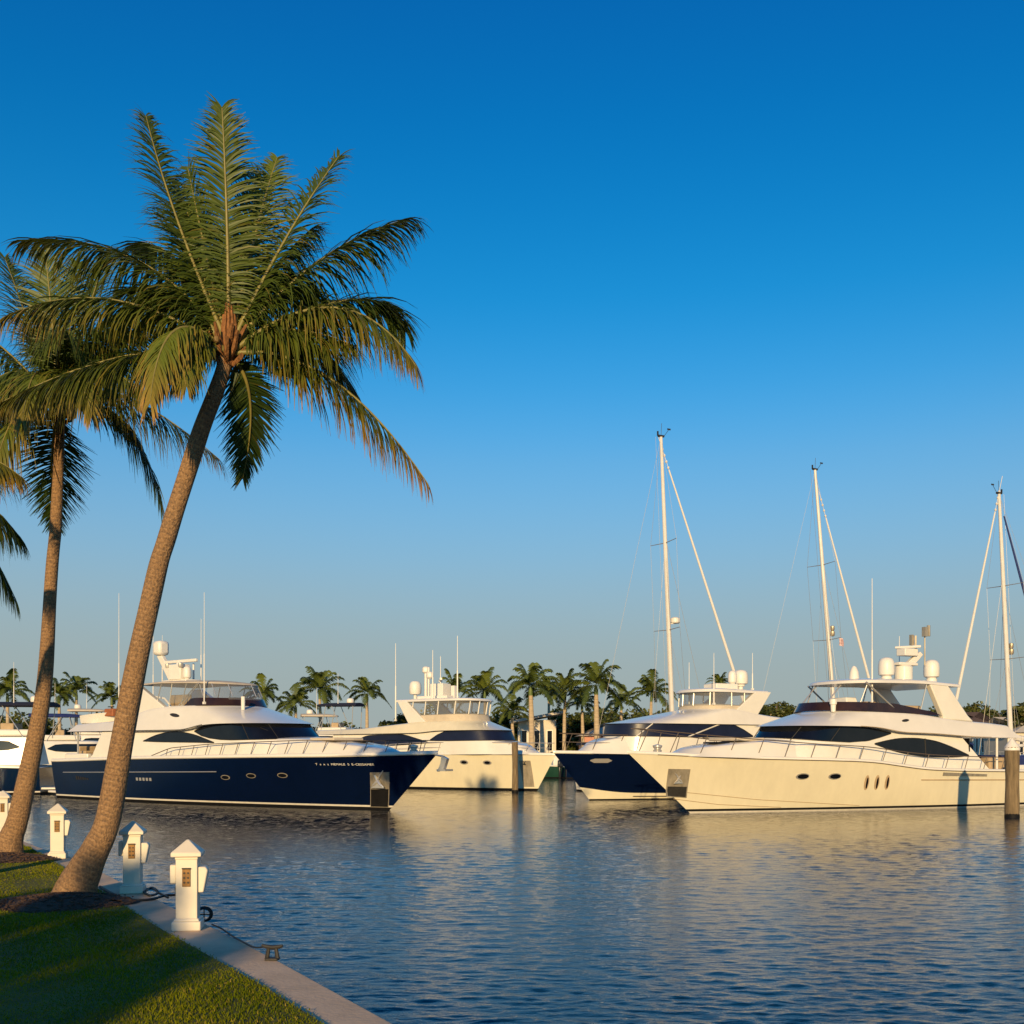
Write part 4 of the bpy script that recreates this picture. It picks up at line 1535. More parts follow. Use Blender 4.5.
def cruiser(stern, heading, L, label, group='motor cruisers moored behind', hullm='gel', top='navy_canvas', k=1.0, name='motor_cruiser', tall=True, sh=0.0):
    """a mid-size express cruiser with a canvas or hard top"""
    r = empty(name, (stern[0], stern[1], 0), math.radians(heading))
    tag(r, label, 'boat', group)
    B = L * .145
    s0, s1 = 1.5 * k, 2.0 * k
    H = Hull(L, B, [(0, s0), (L * .6, lerp(s0, s1, .6)), (L, s1)], L * .13, t0=.3)
    H.mesh([(-.4, 0), (0, 0), (.12, 1), (.2, 2), (('f', .4), 2), (('f', .7), 2), (('f', 1), 2)], 40).build('hull', [M['boot_black'], M['stripe'], M[hullm]], r)
    H.deck().build('deck', M['deckm'], r)
    H.gunwale(h=.10, n=40).build('gunwale', M['gel'], r)
    zc = lambda f: interp(H.sh, L * f)
    T0 = Tier((L * (.35 - sh),) * 2, (L * (.62 - sh * .5),) * 2, (L * .9, L * .85), (B * .74, B * .6), [(0, zc(.3)), (L, zc(.9))], [(L * (.35 - sh), zc(.4) + .75 * k), (L * .65, zc(.6) + .65 * k), (L * .9, zc(.9) + .15)], n=2.2)
    T0.mesh(na=40).build('foredeck_trunk', M['gel'], r)
    zt = zc(.5) + 1.45 * k
    T1 = Tier((L * (.22 - sh), L * (.24 - sh)), (L * (.52 - sh), L * (.46 - sh)), (L * (.66 - sh), L * (.56 - sh)), (B * .80, B * .70), [(0, zc(.3)), (L, zc(.6))], [(0, zt), (L, zt)], n=2.5)
    T1.mesh(na=40).build('deckhouse', M['gel'], r)
    z0, z1 = zc(.5) + .72 * k, zc(.5) + 1.28 * k
    pr = T1.xz([(L * (f - sh), p, q) for f, p, q in ((.27, z0 + .2, z0 + .24), (.31, z0 + .05, z1 - .05), (.36, z0, z1), (.44, z0, z1))])
    T1.patch(pr + [(1.0, pr[-1][1], pr[-1][2])], 1, wrap=True, n=36).build('windshield', M['glass'], r)
    if tall:
        zf = zt + .08
        mb = MB()
        mb.box((L * (.34 - sh), 0, zf + .22), (L * .2, B * 1.2, .4))
        mb.build('flybridge_coaming', M['gel'], r, bevel=.1)
        MB().box((L * (.33 - sh), 0, zf + .55), (L * .05, B * .8, .5)).build_pieces('flybridge_seat', M['tan'], r, bevel=.06)
        zz = zf + 1.75 * k
        TH = Tier((L * (.17 - sh),) * 2, (L * (.34 - sh),) * 2, (L * (.47 - sh),) * 2, (B * .66, B * .62), [(0, zz)], [(0, zz + .08)], n=2.6, crown=.14)
        TH.mesh(na=36).build('canvas_top', M[top], r)
        mb = MB()
        for sg in (1, -1):
            for xa, xb in ((.2, .19), (.26, .34), (.42, .38)):
                mb.tube([(L * (xa - sh), sg * B * .6, zt), (L * (xb - sh), sg * B * .6, zz + .02)], .03, 6)
        mb.build_pieces('top_post', M['steel'], r)
        mb = MB().lathe((L * (.24 - sh), 0, zz + .2), dome_prof(.3, .45), 12)
        mb.build('radome', M['white'], r)
        whip(r, L * (.3 - sh), B * .5, zz, zz + 2.6, .02)
    rail_mb(H, L * .4, L * .97, .1, [(L * .4, .4), (L * .97, .5)], step=L * .07, slant=.2, r=.02).build('deck_rail', M['steel'], r)
    if not sh:
        MB().box((L * .08, 0, s0 + .1), (L * .08, B * 1.3, .5)).build_pieces('cockpit_seat', M['tan'], r, bevel=.06)
    MB().box((-.4, 0, .35), (.9, B * 1.6, .12)).build('swim_platform', M['gel'], r, bevel=.03)
    return r


def skiff(p, heading, L, label, hullm='gel', top=None, engine=True, group='small open boats moored along the far seawall'):
    """open boat with console, canvas top and outboard engine"""
    r = empty('open_boat', (p[0], p[1], 0), math.radians(heading))
    tag(r, label, 'boat', group)
    B = L * .17
    H = Hull(L, B, [(0, .95), (L * .6, 1.15), (L, 1.45)], L * .14, t0=.35)
    H.mesh([(-.3, 0), (0, 0), (.1, 1), (('f', .5), 1), (('f', 1), 1)], 28).build('hull', [M['boot_black'], M[hullm]], r)
    H.deck(.25).build('deck', M['deckm'], r)
    H.gunwale(h=.06, n=30).build('gunwale', M['gel'], r)
    mb = MB().box((L * .45, 0, 1.45), (L * .13, B * .8, 1.1), taper=.8)
    mb.build('console', M['gel'], r, bevel=.06)
    MB().box((L * .52, 0, 2.15), (.04, B * .72, .5)).build('windscreen', M['glass'], r)
    MB().box((L * .28, 0, 1.35), (L * .09, B * 1.0, .75)).build('seat', M['white'], r, bevel=.06)
    if top:
        T = Tier((L * .22,) * 2, (L * .5,) * 2, (L * .6,) * 2, (B * .75, B * .7), [(0, 3.0)], [(0, 3.07)], n=3, crown=.16)
        T.mesh(na=34).build('canvas_top', M[top], r)
        mb = MB()
        for sg in (1, -1):
            for xa in (.26, .40, .54):
                mb.tube([(L * xa, sg * B * .55, 1.0), (L * (xa + .01), sg * B * .62, 3.02)], .028, 5)
        mb.build_pieces('top_post', M['steel'], r)
    if engine:
        mb = MB()
        mb.box((-.25, 0, 1.35), (.5, .42, .6), taper=.85)
        mb.box((-.3, 0, .6), (.22, .16, 1.2))
        mb.build('outboard_engine', M['engine'], r, bevel=.06)
    return r


navy_yacht()
white_yacht()
cream_yacht()
two_tone_yacht()

cruiser((-28.2, 67.0), 188, 15.5, 'white cruiser with black hull side and dark canvas top at the left edge', hullm='navy', top='navy_canvas', k=1.05, sh=.19)
cruiser((-37.5, 80.0), 20, 13.0, 'white cruiser with navy canvas behind the navy yacht\'s stern', hullm='gel', top='blue_canvas', k=1.0)
cruiser((-10.2, 88.0), 168, 12.0, 'white cruiser with black canopy showing above the navy yacht\'s bow rail', hullm='navy', top='navy_canvas', k=1.22)
cruiser((-40.5, 88.0), 192, 12.0, 'white cruiser with dark canvas behind the black hulled cruiser at the left edge', hullm='gel', top='navy_canvas', k=1.15)
cruiser((-41.5, 98.0), 15, 11.0, 'small white cruiser farthest back between the two coconut trunks', hullm='gel', top='canvas', k=1.2)
cruiser((-20.5, 97.0), 15, 11.0, 'small white cruiser far behind the navy yacht\'s windshield', hullm='gel', top='canvas', k=1.1)
cruiser((52.0, 88.0), 180, 14.0, 'white cruiser with blue canvas behind the white yacht\'s stern', hullm='navy', top='blue_canvas', k=.95)


# ------------------------------------------------------------------ sailboats
def sailboat(mpx, top_py, base_px, d, heading, label, stay_top, stay_foot, stay_mat, spreaders, L=15, back=None, mast_extra=None, radome=None, aft=.58):
    """mast foot under picture column base_px at distance d; stays given as picture points at that distance"""
    h = math.radians(heading)
    t = Vector((math.cos(h), math.sin(h), 0))
    foot = Vector(((base_px - 512) / F * d, d, 1.7))
    topw = pt(mpx, top_py, d)
    org = foot - t * (L * aft)
    r = empty('sailboat', (org.x, org.y, 0), h)
    tag(r, label, 'sailboat', 'sailboats moored behind the yachts')
    inv = (Matrix.Translation((org.x, org.y, 0)) @ Matrix.Rotation(h, 4, 'Z')).inverted()
    H = Hull(L, 2.0, [(0, 1.35), (L * .5, 1.25), (L, 1.6)], 1.8, t0=.35, p0=1.6, p1=2.0, wl=.8)
    H.mesh([(-.5, 0), (0, 0), (.1, 1), (('f', .5), 1), (('f', .85), 1), (('f', 1), 1)], 40).build('hull', [M['boot_black'], M['gel']], r)
    H.deck().build('deck', M['deckm'], r)
    T = Tier((L * .25,) * 2, (L * .5,) * 2, (L * .75, L * .72), (1.2, 1.0), [(0, 1.2), (L, 1.4)], [(0, 1.75), (L, 1.65)], n=2.2)
    T.mesh(na=36).build('cabin', M['gel'], r)
    for sg in (1, -1):
        T.patch([(.25, .35, .75), (.6, .35, .75)], sg, n=10).build('window', M['glass'], r)
    rail_mb(H, .4, L * .97, .08, [(0, .6), (L, .6)], step=1.6, slant=0, r=.014, mid=True).build('lifeline', M['steel'], r)
    A, Bp = inv @ foot, inv @ topw
    mb = MB()
    N = 14
    mb.tube([A.lerp(Bp, i / N) for i in range(N + 1)], [lerp(.17, .10, (i / N) ** 2) for i in range(N + 1)], 10)
    mast = mb.build('mast', M['alu'], r)
    mb = MB()
    mb.box(Bp + Vector((0, 0, .06)), (.45, .14, .12))
    mb.tube([Bp, Bp + Vector((.05, 0, .9))], .014, 5)
    mb.tube([Bp + Vector((.25, 0, .1)), Bp + Vector((.6, 0, .55))], .016, 5)
    mb.box(Bp + Vector((.62, 0, .58)), (.25, .03, .10))
    mb.box(Bp + Vector((-.25, 0, .2)), (.08, .08, .3))
    mb.build('masthead_gear', M['dark'], mast)
    # boom with furled mainsail
    bz = A.z + 1.2
    mb = MB()
    mb.tube([(A.x - .2, 0, bz), (A.x - L * .36, 0, bz + .15)], .11, 8)
    mb.build('boom', M['alu'], r)
    mb = MB()
    mb.tube([(A.x - .25, 0, bz + .55), (A.x - L * .1, 0, bz + .42), (A.x - L * .34, 0, bz + .3)], [.20, .24, .12], 8)
    mb.build('sail_cover', M['blue_canvas'] if heading < 90 else M['sail'], r)
    # furled headsail
    a, b = inv @ pt(*stay_top, d), inv @ pt(*stay_foot, d)
    n = 18
    mb = MB()
    mb.tube([b.lerp(a, i / n) for i in range(n + 1)], [lerp(.115, .05, i / n) for i in range(n + 1)], 8)
    mb.tube([a, a.lerp(a + (a - b).normalized() * 2.5, 1)], .02, 5)
    for k in range(4):
        p = a + (a - b).normalized() * (.15 + .42 * k)
        mb.lathe(p, [(.05, -.08), (.09, 0), (.05, .08)], 8)
    mb.build('furled_sail', M[stay_mat], r)
    # spreaders and rigging, square to the boat
    wires = MB()
    spr = MB()
    prevs = {1: (A.x, 1.9, 1.3), -1: (A.x, -1.9, 1.3)}
    for i, (py, wpx) in enumerate(sorted(spreaders, reverse=True)):
        q = (HC - (py - HY) / F * d - A.z) / (Bp.z - A.z)
        c = A.lerp(Bp, q)
        hw = wpx / F * d / 2 / max(.35, abs(math.cos(h + PI / 2)))
        hw = min(hw, 1.5)
        for sg in (1, -1):
            e = c + Vector((-.15, sg * hw, .05))
            spr.tube([c, e], [.030, .02], 6)
            wires.tube([prevs[sg], e], .010, 4)
            prevs[sg] = e
            wires.tube([(A.x + (.8 if i == 0 else -.8), sg * 1.85, 1.3), c], .009, 4)
    for sg in (1, -1):
        wires.tube([prevs[sg], Bp], .010, 4)
    wires.tube([(0.15, 0, 1.4), Bp], .010, 4)
    wires.tube([(L * .8, 0, 1.5), A.lerp(Bp, .7)], .012, 4)
    wires.tube([A + Vector((-.35, .1, 0)), Bp + Vector((-.35, .1, 0))], .010, 4)
    wires.tube([A + Vector((-.3, -.25, 0)), A.lerp(Bp, .93)], .010, 4)
    spr.build_pieces('spreader', M['wire'], r)
    wires.build('rigging', M['wire'], r, weld=0)
    if radome is not None:
        q = (HC - (radome - HY) / F * d - A.z) / (Bp.z - A.z)
        c = A.lerp(Bp, q) + Vector((.55, 0, 0))
        mb = MB().lathe(c, [(.25, -.2), (.32, -.12), (.32, .12), (.22, .2), (.02, .22)], 14)
        mb.tube([c + Vector((-.55, 0, -.25)), c + Vector((0, 0, -.2))], .04, 6)
        mb.build('radome', M['white'], r)
    if mast_extra:
        for py, k in mast_extra:
            q = (HC - (py - HY) / F * d - A.z) / (Bp.z - A.z)
            c = A.lerp(Bp, q) + Vector((.45 * k, 0, 0))
            mb = MB().lathe(c, [(.12, -.3), (.18, -.2), (.18, .05), (.1, .1), (.16, .2), (.16, .45), (.05, .5)], 10)
            mb.tube([c, c + Vector((-.45 * k, 0, -.1))], .03, 5)
            mb.build('steaming_light', M['steel_dull'], r)
    return r


S1 = sailboat(661, 437, 674, 72, 26, 'tallest sailboat mast, with white furled headsail slanting down to the right', (669, 470), (747, 712), 'sail', [(543, 28), (630, 42)], radome=620, L=12.4, aft=.52)
S2 = sailboat(815, 470, 838, 82, 26, 'middle sailboat mast rising behind the big white yacht\'s hardtop', (826, 518), (876, 705), 'sail', [(565, 26), (640, 30)], mast_extra=[(632, 1)])
S3 = sailboat(999, 494, 1012, 75, 206, 'sailboat mast at the right edge with white furled headsail slanting to the left', (995, 512), (955, 706), 'sail', [(586, 24), (659, 26)], mast_extra=[(650, -1)])
# dark furled backstay sail of the right-hand mast
_inv = (Matrix.Translation(S3.location) @ Matrix.Rotation(S3.rotation_euler.z, 4, 'Z')).inverted()
MB().tube([_inv @ pt(1004, 516, 75), _inv @ pt(1028, 606, 75), _inv @ pt(1056, 715, 75)], [.05, .09, .1], 7).build('furled_sail', M['blue_canvas'], S3)
for S, (px, py, dd) in ((S2, (839, 641, 82)),):
    iv = (Matrix.Translation(S.location) @ Matrix.Rotation(S.rotation_euler.z, 4, 'Z')).inverted()
    c = iv @ pt(px, py, dd)
    mb = MB()
    rows = [[c + Vector((.42 * u + .04 * math.sin(v * 4), .05 * math.sin(u * 6), .6 * (v - .5) - .12 * u)) for u in [i / 6 for i in range(7)]] for v in [j / 5 for j in range(6)]]
    mb.grid(rows)
    mb.build('burgee', M['flag'], S)


# ------------------------------------------------------------------ pilings, dock, pedestals
def piling(px, base_py, top_py, rad, label, cap=False):
    d = F * HC / (base_py - HY)
    X = (px - 512) / F * d
    z1 = HC - (top_py - HY) / F * d
    r = empty('mooring_piling', (X, d, 0))
    tag(r, label, 'piling', 'timber mooring pilings')
    rr = random.Random(px)
    mb = MB()
    rows = [(z, rad * (1 + .05 * math.sin(z * 3 + px))) for z in [lerp(-1.2, z1, i / 10) for i in range(11)]]
    mb.tube([(0.012 * math.sin(z * 1.3), .01 * math.cos(z), z) for z, _ in rows], [q for _, q in rows], 14)
    mb.build('post', M['pile'], r)
    mb = MB().lathe((0, 0, 0), [(rad * 1.03, -.5), (rad * 1.06, -.1), (rad * 1.05, .10), (rad * 1.0, .16)], 14)
    mb.build('waterline_growth', M['boot_black'], r)
    if cap:
        mb = MB().lathe((0, 0, z1 - .05), [(rad * 1.10, -.08), (rad * 1.12, .0), (rad * .95, .10), (.02, .40)], 14)
        mb.build('cap', M['pile_cap'], r)
    return r


piling(515, 792.5, 742, .19, 'brown timber piling in front of the cream yacht\'s bow')
piling(1012, 817.5, 747, .27, 'thick timber piling with white pointed cap beside the white yacht\'s stern', True)
piling(588, 776, 742, .17, 'thin piling in the shade between the cream yacht and the navy bow')


def pedestal(px, base_py, turn, label, boxes=(1, 1)):
    p = gnd(px, base_py)
    r = empty('power_pedestal', (p.x, p.y, QZ), math.radians(turn))
    tag(r, label, 'power pedestal', 'white power pedestals along the quay')
    W = .225
    mb = MB()
    mb.box((0, 0, .05), (W * 1.34, W * 1.34, .10))
    mb.box((0, 0, .115), (W * 1.22, W * 1.22, .03), taper=.9)
    mb.build('base', M['post_white'], r, bevel=.01)
    mb = MB()
    mb.box((0, 0, .45), (W, W, .68))
    mb.box((0, 0, .775), (W * 1.06, W * 1.06, .035))
    mb.build('column', M['post_white'], r, bevel=.008)
    mb = MB()
    w = W * .70
    mb.add([(-w, -w, .79), (w, -w, .79), (w, w, .79), (-w, w, .79), (-w, -w, .835), (w, -w, .835), (w, w, .835), (-w, w, .835), (-.012, -.012, .965), (.012, -.012, .965), (.012, .012, .965), (-.012, .012, .965)],
           [(3, 2, 1, 0), (0, 1, 5, 4), (1, 2, 6, 5), (2, 3, 7, 6), (3, 0, 4, 7), (4, 5, 9, 8), (5, 6, 10, 9), (6, 7, 11, 10), (7, 4, 8, 11), (8, 9, 10, 11)])
    mb.build('cap', M['post_white'], r, bevel=.008, angle=20)
    mb = MB()
    mb.box((0.0, -W / 2 - .006, .565), (.085, .014, .19))
    pn = mb.build('outlet_panel', M['brass'], r, bevel=.003)
    mb = MB()
    for x in (-.02, .02):
        for z in (.515, .565, .615):
            mb.lathe((x, 0, 0), [(.012, 0), (.012, .006)], 8)
            for i in range(16):
                vx, vy, vz = mb.v[-16 + i]
                mb.v[-16 + i] = (vx, -W / 2 - .012 - vz, z + vy)
    mb.box((0, -W / 2 - .016, .665), (.09, .03, .012))
    mb.build_pieces('socket', M['dark'], pn)
    for sg, on in zip((-1, 1), boxes):
        if on:
            mb = MB()
            x0 = sg * (W / 2)
            k = 1.0 if sg > 0 else .6
            mb.prism([(x0, .40), (x0 + sg * .06 * k, .40), (x0 + sg * .105 * k, .64), (x0 + sg * .08 * k, .675), (x0, .675)] if sg > 0 else
                     [(x0, .50), (x0 + sg * .065, .50), (x0 + sg * .065, .70), (x0, .70)], -.08, .075)
            mb.build('receptacle_hood', M['post_white'], r, bevel=.012)
    return r


pedestal(188, 929, 8, 'nearest white power pedestal, with a black cable coil at its foot', (1, 1))
pedestal(133, 892.5, 10, 'second nearest white power pedestal, beside the leaning palm\'s trunk', (1, 1))
pedestal(58, 858, 14, 'third white power pedestal between the two palm trunks', (0, 1))
pedestal(3, 832, 18, 'farthest white power pedestal, cut by the left edge behind the palm trunk', (0, 1))


def hose(pts, r, name, label, m='rubber', cat='cable'):
    P = [Vector(p) for p in pts]
    out = []
    for i in range(len(P) - 1):
        p0, p1, p2, p3 = P[max(i - 1, 0)], P[i], P[i + 1], P[min(i + 2, len(P) - 1)]
        for k in range(8):
            t = k / 8
            out.append(.5 * ((2 * p1) + (p2 - p0) * t + (2 * p0 - 5 * p1 + 4 * p2 - p3) * t * t + (3 * p1 - p0 - 3 * p2 + p3) * t ** 3))
    out.append(P[-1])
    o = MB().tube(out, r, 6).build(name, M[m])
    return tag(o, label, cat)


def g3(px, py, up=.02):
    p = gnd(px, py)
    return (p.x, p.y, QZ + up)


hose([g3(100, 888), g3(112, 895), g3(128, 901), g3(150, 901), g3(165, 897), g3(176, 896), g3(176, 897, .12)], .018, 'power_cable', 'black power cable lying on the walkway left of the nearest pedestal')
hose([g3(145, 893), g3(152, 889), g3(158, 894), g3(150, 897), g3(143, 892), g3(152, 890), g3(160, 895), g3(168, 899)], .016, 'power_cable', 'tangled black cable at the foot of the second nearest pedestal')
# coiled cable
c = gnd(204, 922)
coil = empty('cable_coil', (c.x, c.y, QZ))
tag(coil, 'black cable coil leaning behind the nearest pedestal', 'cable coil')
mb = MB()
for k in range(3):
    R = .068 + .006 * k
    mb.tube([(R * math.cos(t), .02 * k + .03 * math.cos(t) - .02, 0.085 + R * math.sin(t)) for t in [2 * PI * i / 24 for i in range(25)]], .010, 6, cap=False)
mb.build('loops', M['rubber'], coil)
mb = MB()
mb.tube([(-.07, 0, .085), (.07, 0, .085)], .007, 5)
mb.tube([(0, 0, .015), (0, 0, .155)], .007, 5)
mb.build('tie', M['rubber'], coil)

# mooring cleat
c = gnd(274, 960.5)
cl = empty('mooring_cleat', (c.x - .02, c.y + .02, QZ), math.radians(-8))
tag(cl, 'dark iron mooring cleat on the edge of the quay', 'cleat')
mb = MB()
mb.box((0, 0, .012), (.12, .09, .024))
mb.build('base', M['iron'], cl, bevel=.006)
mb = MB()
for sx in (-1, 1):
    mb.tube([(sx * .05, 0, .02), (sx * .035, 0, .11)], [.022, .018], 8)
mb.tube([(-.10, 0, .135), (-.07, 0, .125), (0, 0, .115), (.07, 0, .125), (.10, 0, .135)], [.012, .018, .022, .018, .012], 8)
mb.build('horn', M['iron'], cl)
hose([g3(266, 956, .09), g3(255, 950.5, .03), g3(244, 944, .015), g3(232, 937, .012), g3(222, 930, .012), g3(212, 925.5, .012)], .009, 'mooring_rope', 'thin dark rope running along the quay edge to the iron cleat', 'rubber', 'rope')


# ------------------------------------------------------------------ palms
def bez(p0, p1, p2, t):
    return p0 * (1 - t) ** 2 + p1 * 2 * t * (1 - t) + p2 * t * t


def frond_mesh(name, p0, p1, p2, rng, llen=.62, pairs=85, droop=.5, side=None, tint=.5, dry=.0, width=.0155, vee=None, seg=4, start=.12):
    """one feathered palm frond: a rib with two rows of narrow drooping leaflets"""
    V, Fq, T, MI = [], [], [], []
    pairs = int(pairs * 1.8)
    sw = 1.0 if droop < .45 else .62
    if vee is None:
        vee = .2 if droop < .45 else -.05
    if droop >= .45:
        llen *= 1.38
        droop *= 1.25
    n = 16
    pts = [bez(p0, p1, p2, i / n) for i in range(n + 1)]
    Lr = sum((pts[i + 1] - pts[i]).length for i in range(n))
    mb = MB().tube(pts, [lerp(.040, .006, (i / n) ** .8) for i in range(n + 1)], 5)
    V += mb.v
    rib = [f for f in mb.f if len(f) == 4]
    Fq += rib
    MI += [1] * len(rib)
    T += [(tint, 0, 0)] * len(mb.v)
    Z = Vector((0, 0, 1))
    for k in range(pairs):
        s = start + (1 - start) * (k + rng.uniform(-.3, .3)) / (pairs - 1)
        s = max(start, min(1.0, s))
        P = bez(p0, p1, p2, s)
        tg = (bez(p0, p1, p2, min(1, s + .02)) - bez(p0, p1, p2, max(0, s - .02))).normalized()
        S = tg.cross(Z)
        if side is not None:
            S = side - tg * side.dot(tg)
        if S.length < .05:
            S = Vector((1, 0, 0))
        S.normalize()
        N = S.cross(tg).normalized()
        if N.z < 0 and side is None:
            N = -N
        u = (s - start) / (1 - start)
        prof = min(1.0, .45 + 2.2 * u) if u < .25 else 1.0
        if u > .6:
            prof = lerp(1.0, .38, (u - .6) / .4)
        for sg in (1, -1):
            if rng.random() < .04:
                continue
            l = llen * prof * rng.uniform(.78, 1.2)
            fw = lerp(.35, 1.5, u ** 1.6) + rng.uniform(-.25, .25)
            d = (S * sg * sw + tg * fw + N * (vee + rng.uniform(-.2, .2))).normalized()
            g = droop * rng.uniform(.45, 1.6)
            q = P.copy()
            wv = (tg - d * tg.dot(d))
            if wv.length < 1e-3:
                wv = N.copy()
            wv.normalize()
            wv = (wv + N * rng.uniform(-.5, .5)).normalized()
            o = len(V)
            dd = d.copy()
            dryk = 1.0 if rng.random() < .05 + dry * .3 else 0.0
            for j in range(seg + 1):
                f = j / seg
                w = width * (.55 + .9 * f if f < .4 else lerp(.91, .12, (f - .4) / .6))
                V.append(tuple(q - wv * w))
                V.append(tuple(q + wv * w))
                tip = max(0.0, f - .45) * dry * 1.6 * (.4 + u) + dryk * .3 * f + (max(0, u - .72) * 2.2 * dry)
                T += [(max(0, min(1, tint + rng.uniform(-.22, .22))), 0, min(1, tip))] * 2
                if j < seg:
                    dd = (dd - Z * (g * (.35 + .65 * f))).normalized()
                    q = q + dd * (l / seg)
            for j in range(seg):
                a = o + 2 * j
                Fq.append((a, a + 1, a + 3, a + 2))
                MI.append(0)
    me = np_mesh(name, np.array(V), np.array(Fq), [M['frond'], M['rachis']], tint=np.array(T), smooth=True)
    me.polygons.foreach_set('material_index', np.array(MI, dtype=np.int32))
    me.update()
    return me


def trunk_mesh(name, spine, n=18):
    """spine: list of (Vector, radius) base to top; UV v runs along the length in metres"""
    P, R = [], []
    for i in range(len(spine) - 1):
        a = spine[max(i - 1, 0)]
        b, c = spine[i], spine[i + 1]
        d = spine[min(i + 2, len(spine) - 1)]
        K = 10
        for k in range(K):
            t = k / K
            cr = lambda p0, p1, p2, p3: .5 * ((2 * p1) + (p2 - p0) * t + (2 * p0 - 5 * p1 + 4 * p2 - p3) * t * t + (3 * p1 - p0 - 3 * p2 + p3) * t ** 3)
            P.append(cr(a[0], b[0], c[0], d[0]))
            R.append(cr(a[1], b[1], c[1], d[1]))
    P.append(spine[-1][0])
    R.append(spine[-1][1])
    me = bpy.data.meshes.new(name)
    V, Fs, UV = [], [], []
    ln = 0
    rr = random.Random(len(name) + int(spine[0][0].x * 100))
    for i, p in enumerate(P):
        if i:
            ln += (P[i] - P[i - 1]).length
        t = (P[min(i + 1, len(P) - 1)] - P[max(i - 1, 0)]).normalized()
        u = t.cross(Vector((0, 1, 0))).normalized()
        w = t.cross(u)
        for k in range(n):
            a = 2 * PI * k / n
            low = max(0, 1 - ln / .8)
            f = 1 + .02 * math.sin(k * 2.3 + i * .7) + low * .10 * math.sin(k * 2.1 + 1)
            V.append(p + (u * math.cos(a) + w * math.sin(a)) * R[i] * f)
            UV.append((k / n, ln))
    for i in range(len(P) - 1):
        for k in range(n):
            Fs.append((i * n + k, i * n + (k + 1) % n, (i + 1) * n + (k + 1) % n, (i + 1) * n + k))
    me.from_pydata([tuple(v) for v in V], [], Fs)
    uvl = me.uv_layers.new(name='UVMap')
    for li, l in enumerate(me.loops):
        uvl.data[li].uv = UV[l.vertex_index]
    me.materials.append(M['trunk'])
    me.polygons.foreach_set('use_smooth', [True] * len(me.polygons))
    me.update()
    return me


def coconut(label, d, spine_px, heart, fronds, seed, fill=8, dz=0.0, scale=1.0):
    """spine_px: (px, py, half width px); fronds: (mid px,py, tip px,py, depth of tip, options)"""
    rng = random.Random(seed)
    base = pt(spine_px[0][0], spine_px[0][1], d)
    r = empty('coconut_palm', (base.x, base.y, QZ))
    tag(r, label, 'palm tree', 'coconut palms on the lawn')
    org = Vector((base.x, base.y, QZ))
    sp = [(pt(x, y, d) - org, hw / F * d) for x, y, hw in spine_px]
    # the foot goes into the ground
    sp = [(Vector((sp[0][0].x, sp[0][0].y, -.15)), sp[0][1] * 1.12)] + [(v, q) for v, q in sp]
    add_mesh_object('trunk', trunk_mesh('trunk', sp), r)
    hp = pt(heart[0], heart[1], d) - org
    # fibre sheath and boots round the heart
    mb = MB()
    top = sp[-1]
    for k in range(20):
        a = 2.4 * k + rng.uniform(-.2, .2)
        rad = top[1]
        q = k / 20
        b0 = top[0] + Vector((math.cos(a) * rad * .9, math.sin(a) * rad * .9, -.10 + q * .30))
        b1 = b0 + Vector((math.cos(a) * .11, math.sin(a) * .11, rng.uniform(.05, .14)))
        b2 = b1 + Vector((math.cos(a) * rng.uniform(.04, .12), math.sin(a) * rng.uniform(.04, .12), rng.uniform(.10, .20)))
        mb.tube([b0, b1, b2], [.028, .036, .02], 5)
    for k in range(9):
        a = 2 * PI * k / 9
        mb.tube([hp + Vector((math.cos(a) * .07, math.sin(a) * .07, -.15)), hp + Vector((math.cos(a) * .08, math.sin(a) * .08, .2)), hp + Vector((math.cos(a) * .05, math.sin(a) * .05, rng.uniform(.45, .7)))], [.032, .03, .012], 5)
    mb.tube([top[0] + Vector((0, 0, -.1)), hp, hp + Vector((0, 0, .5))], [top[1] * 1.0, .085, .04], 10)
    mb.build('leaf_sheath', M['sheath'], r)
    mb = MB()
    for k in range(8):
        a = rng.uniform(0, 2 * PI)
        p = top[0] + Vector((math.cos(a) * .24, math.sin(a) * .24, rng.uniform(-.02, .22)))
        rr = rng.uniform(.042, .065)
        mb.lathe(p, [(.01, -rr * 1.2), (rr * .8, -rr * .8), (rr, 0), (rr * .8, rr * .7), (.01, rr * 1.1)], 9)
    mb.build_pieces('coconut', M['nut'], r)
    for f in fronds:
        mx, my, tx, ty, dep = f[:5]
        op = f[5] if len(f) > 5 else {}
        tip = pt(tx, ty, d + dep) - org
        mid = pt(mx, my, d + dep * .42) - org
        # the control point that makes the curve pass through mid at t=.5
        p0 = hp + (tip - hp).normalized() * .10 + Vector((0, 0, -.05))
        ctl = mid * 2 - (p0 + tip) * .5
        me = frond_mesh('frond', p0, ctl, tip, rng, **op)
        add_mesh_object('frond', me, r)
    for k in range(fill):
        a = 2 * PI * k / fill + rng.uniform(-.25, .25)
        el = rng.uniform(.25, 1.1)
        Lf = rng.uniform(2.1, 2.8) * scale
        dirv = Vector((math.cos(a) * math.cos(el) * .75, abs(math.sin(a)) * math.cos(el) + .1, math.sin(el)))
        tip = hp + dirv * Lf + Vector((0, 0, -.5 * Lf * math.cos(el)))
        ctl = hp + dirv * Lf * .62 + Vector((0, 0, .25))
        add_mesh_object('frond', frond_mesh('frond', hp.copy(), ctl, tip, rng, llen=.6 * scale, pairs=60, droop=.5, tint=rng.uniform(.05, .4)), r)
    return r


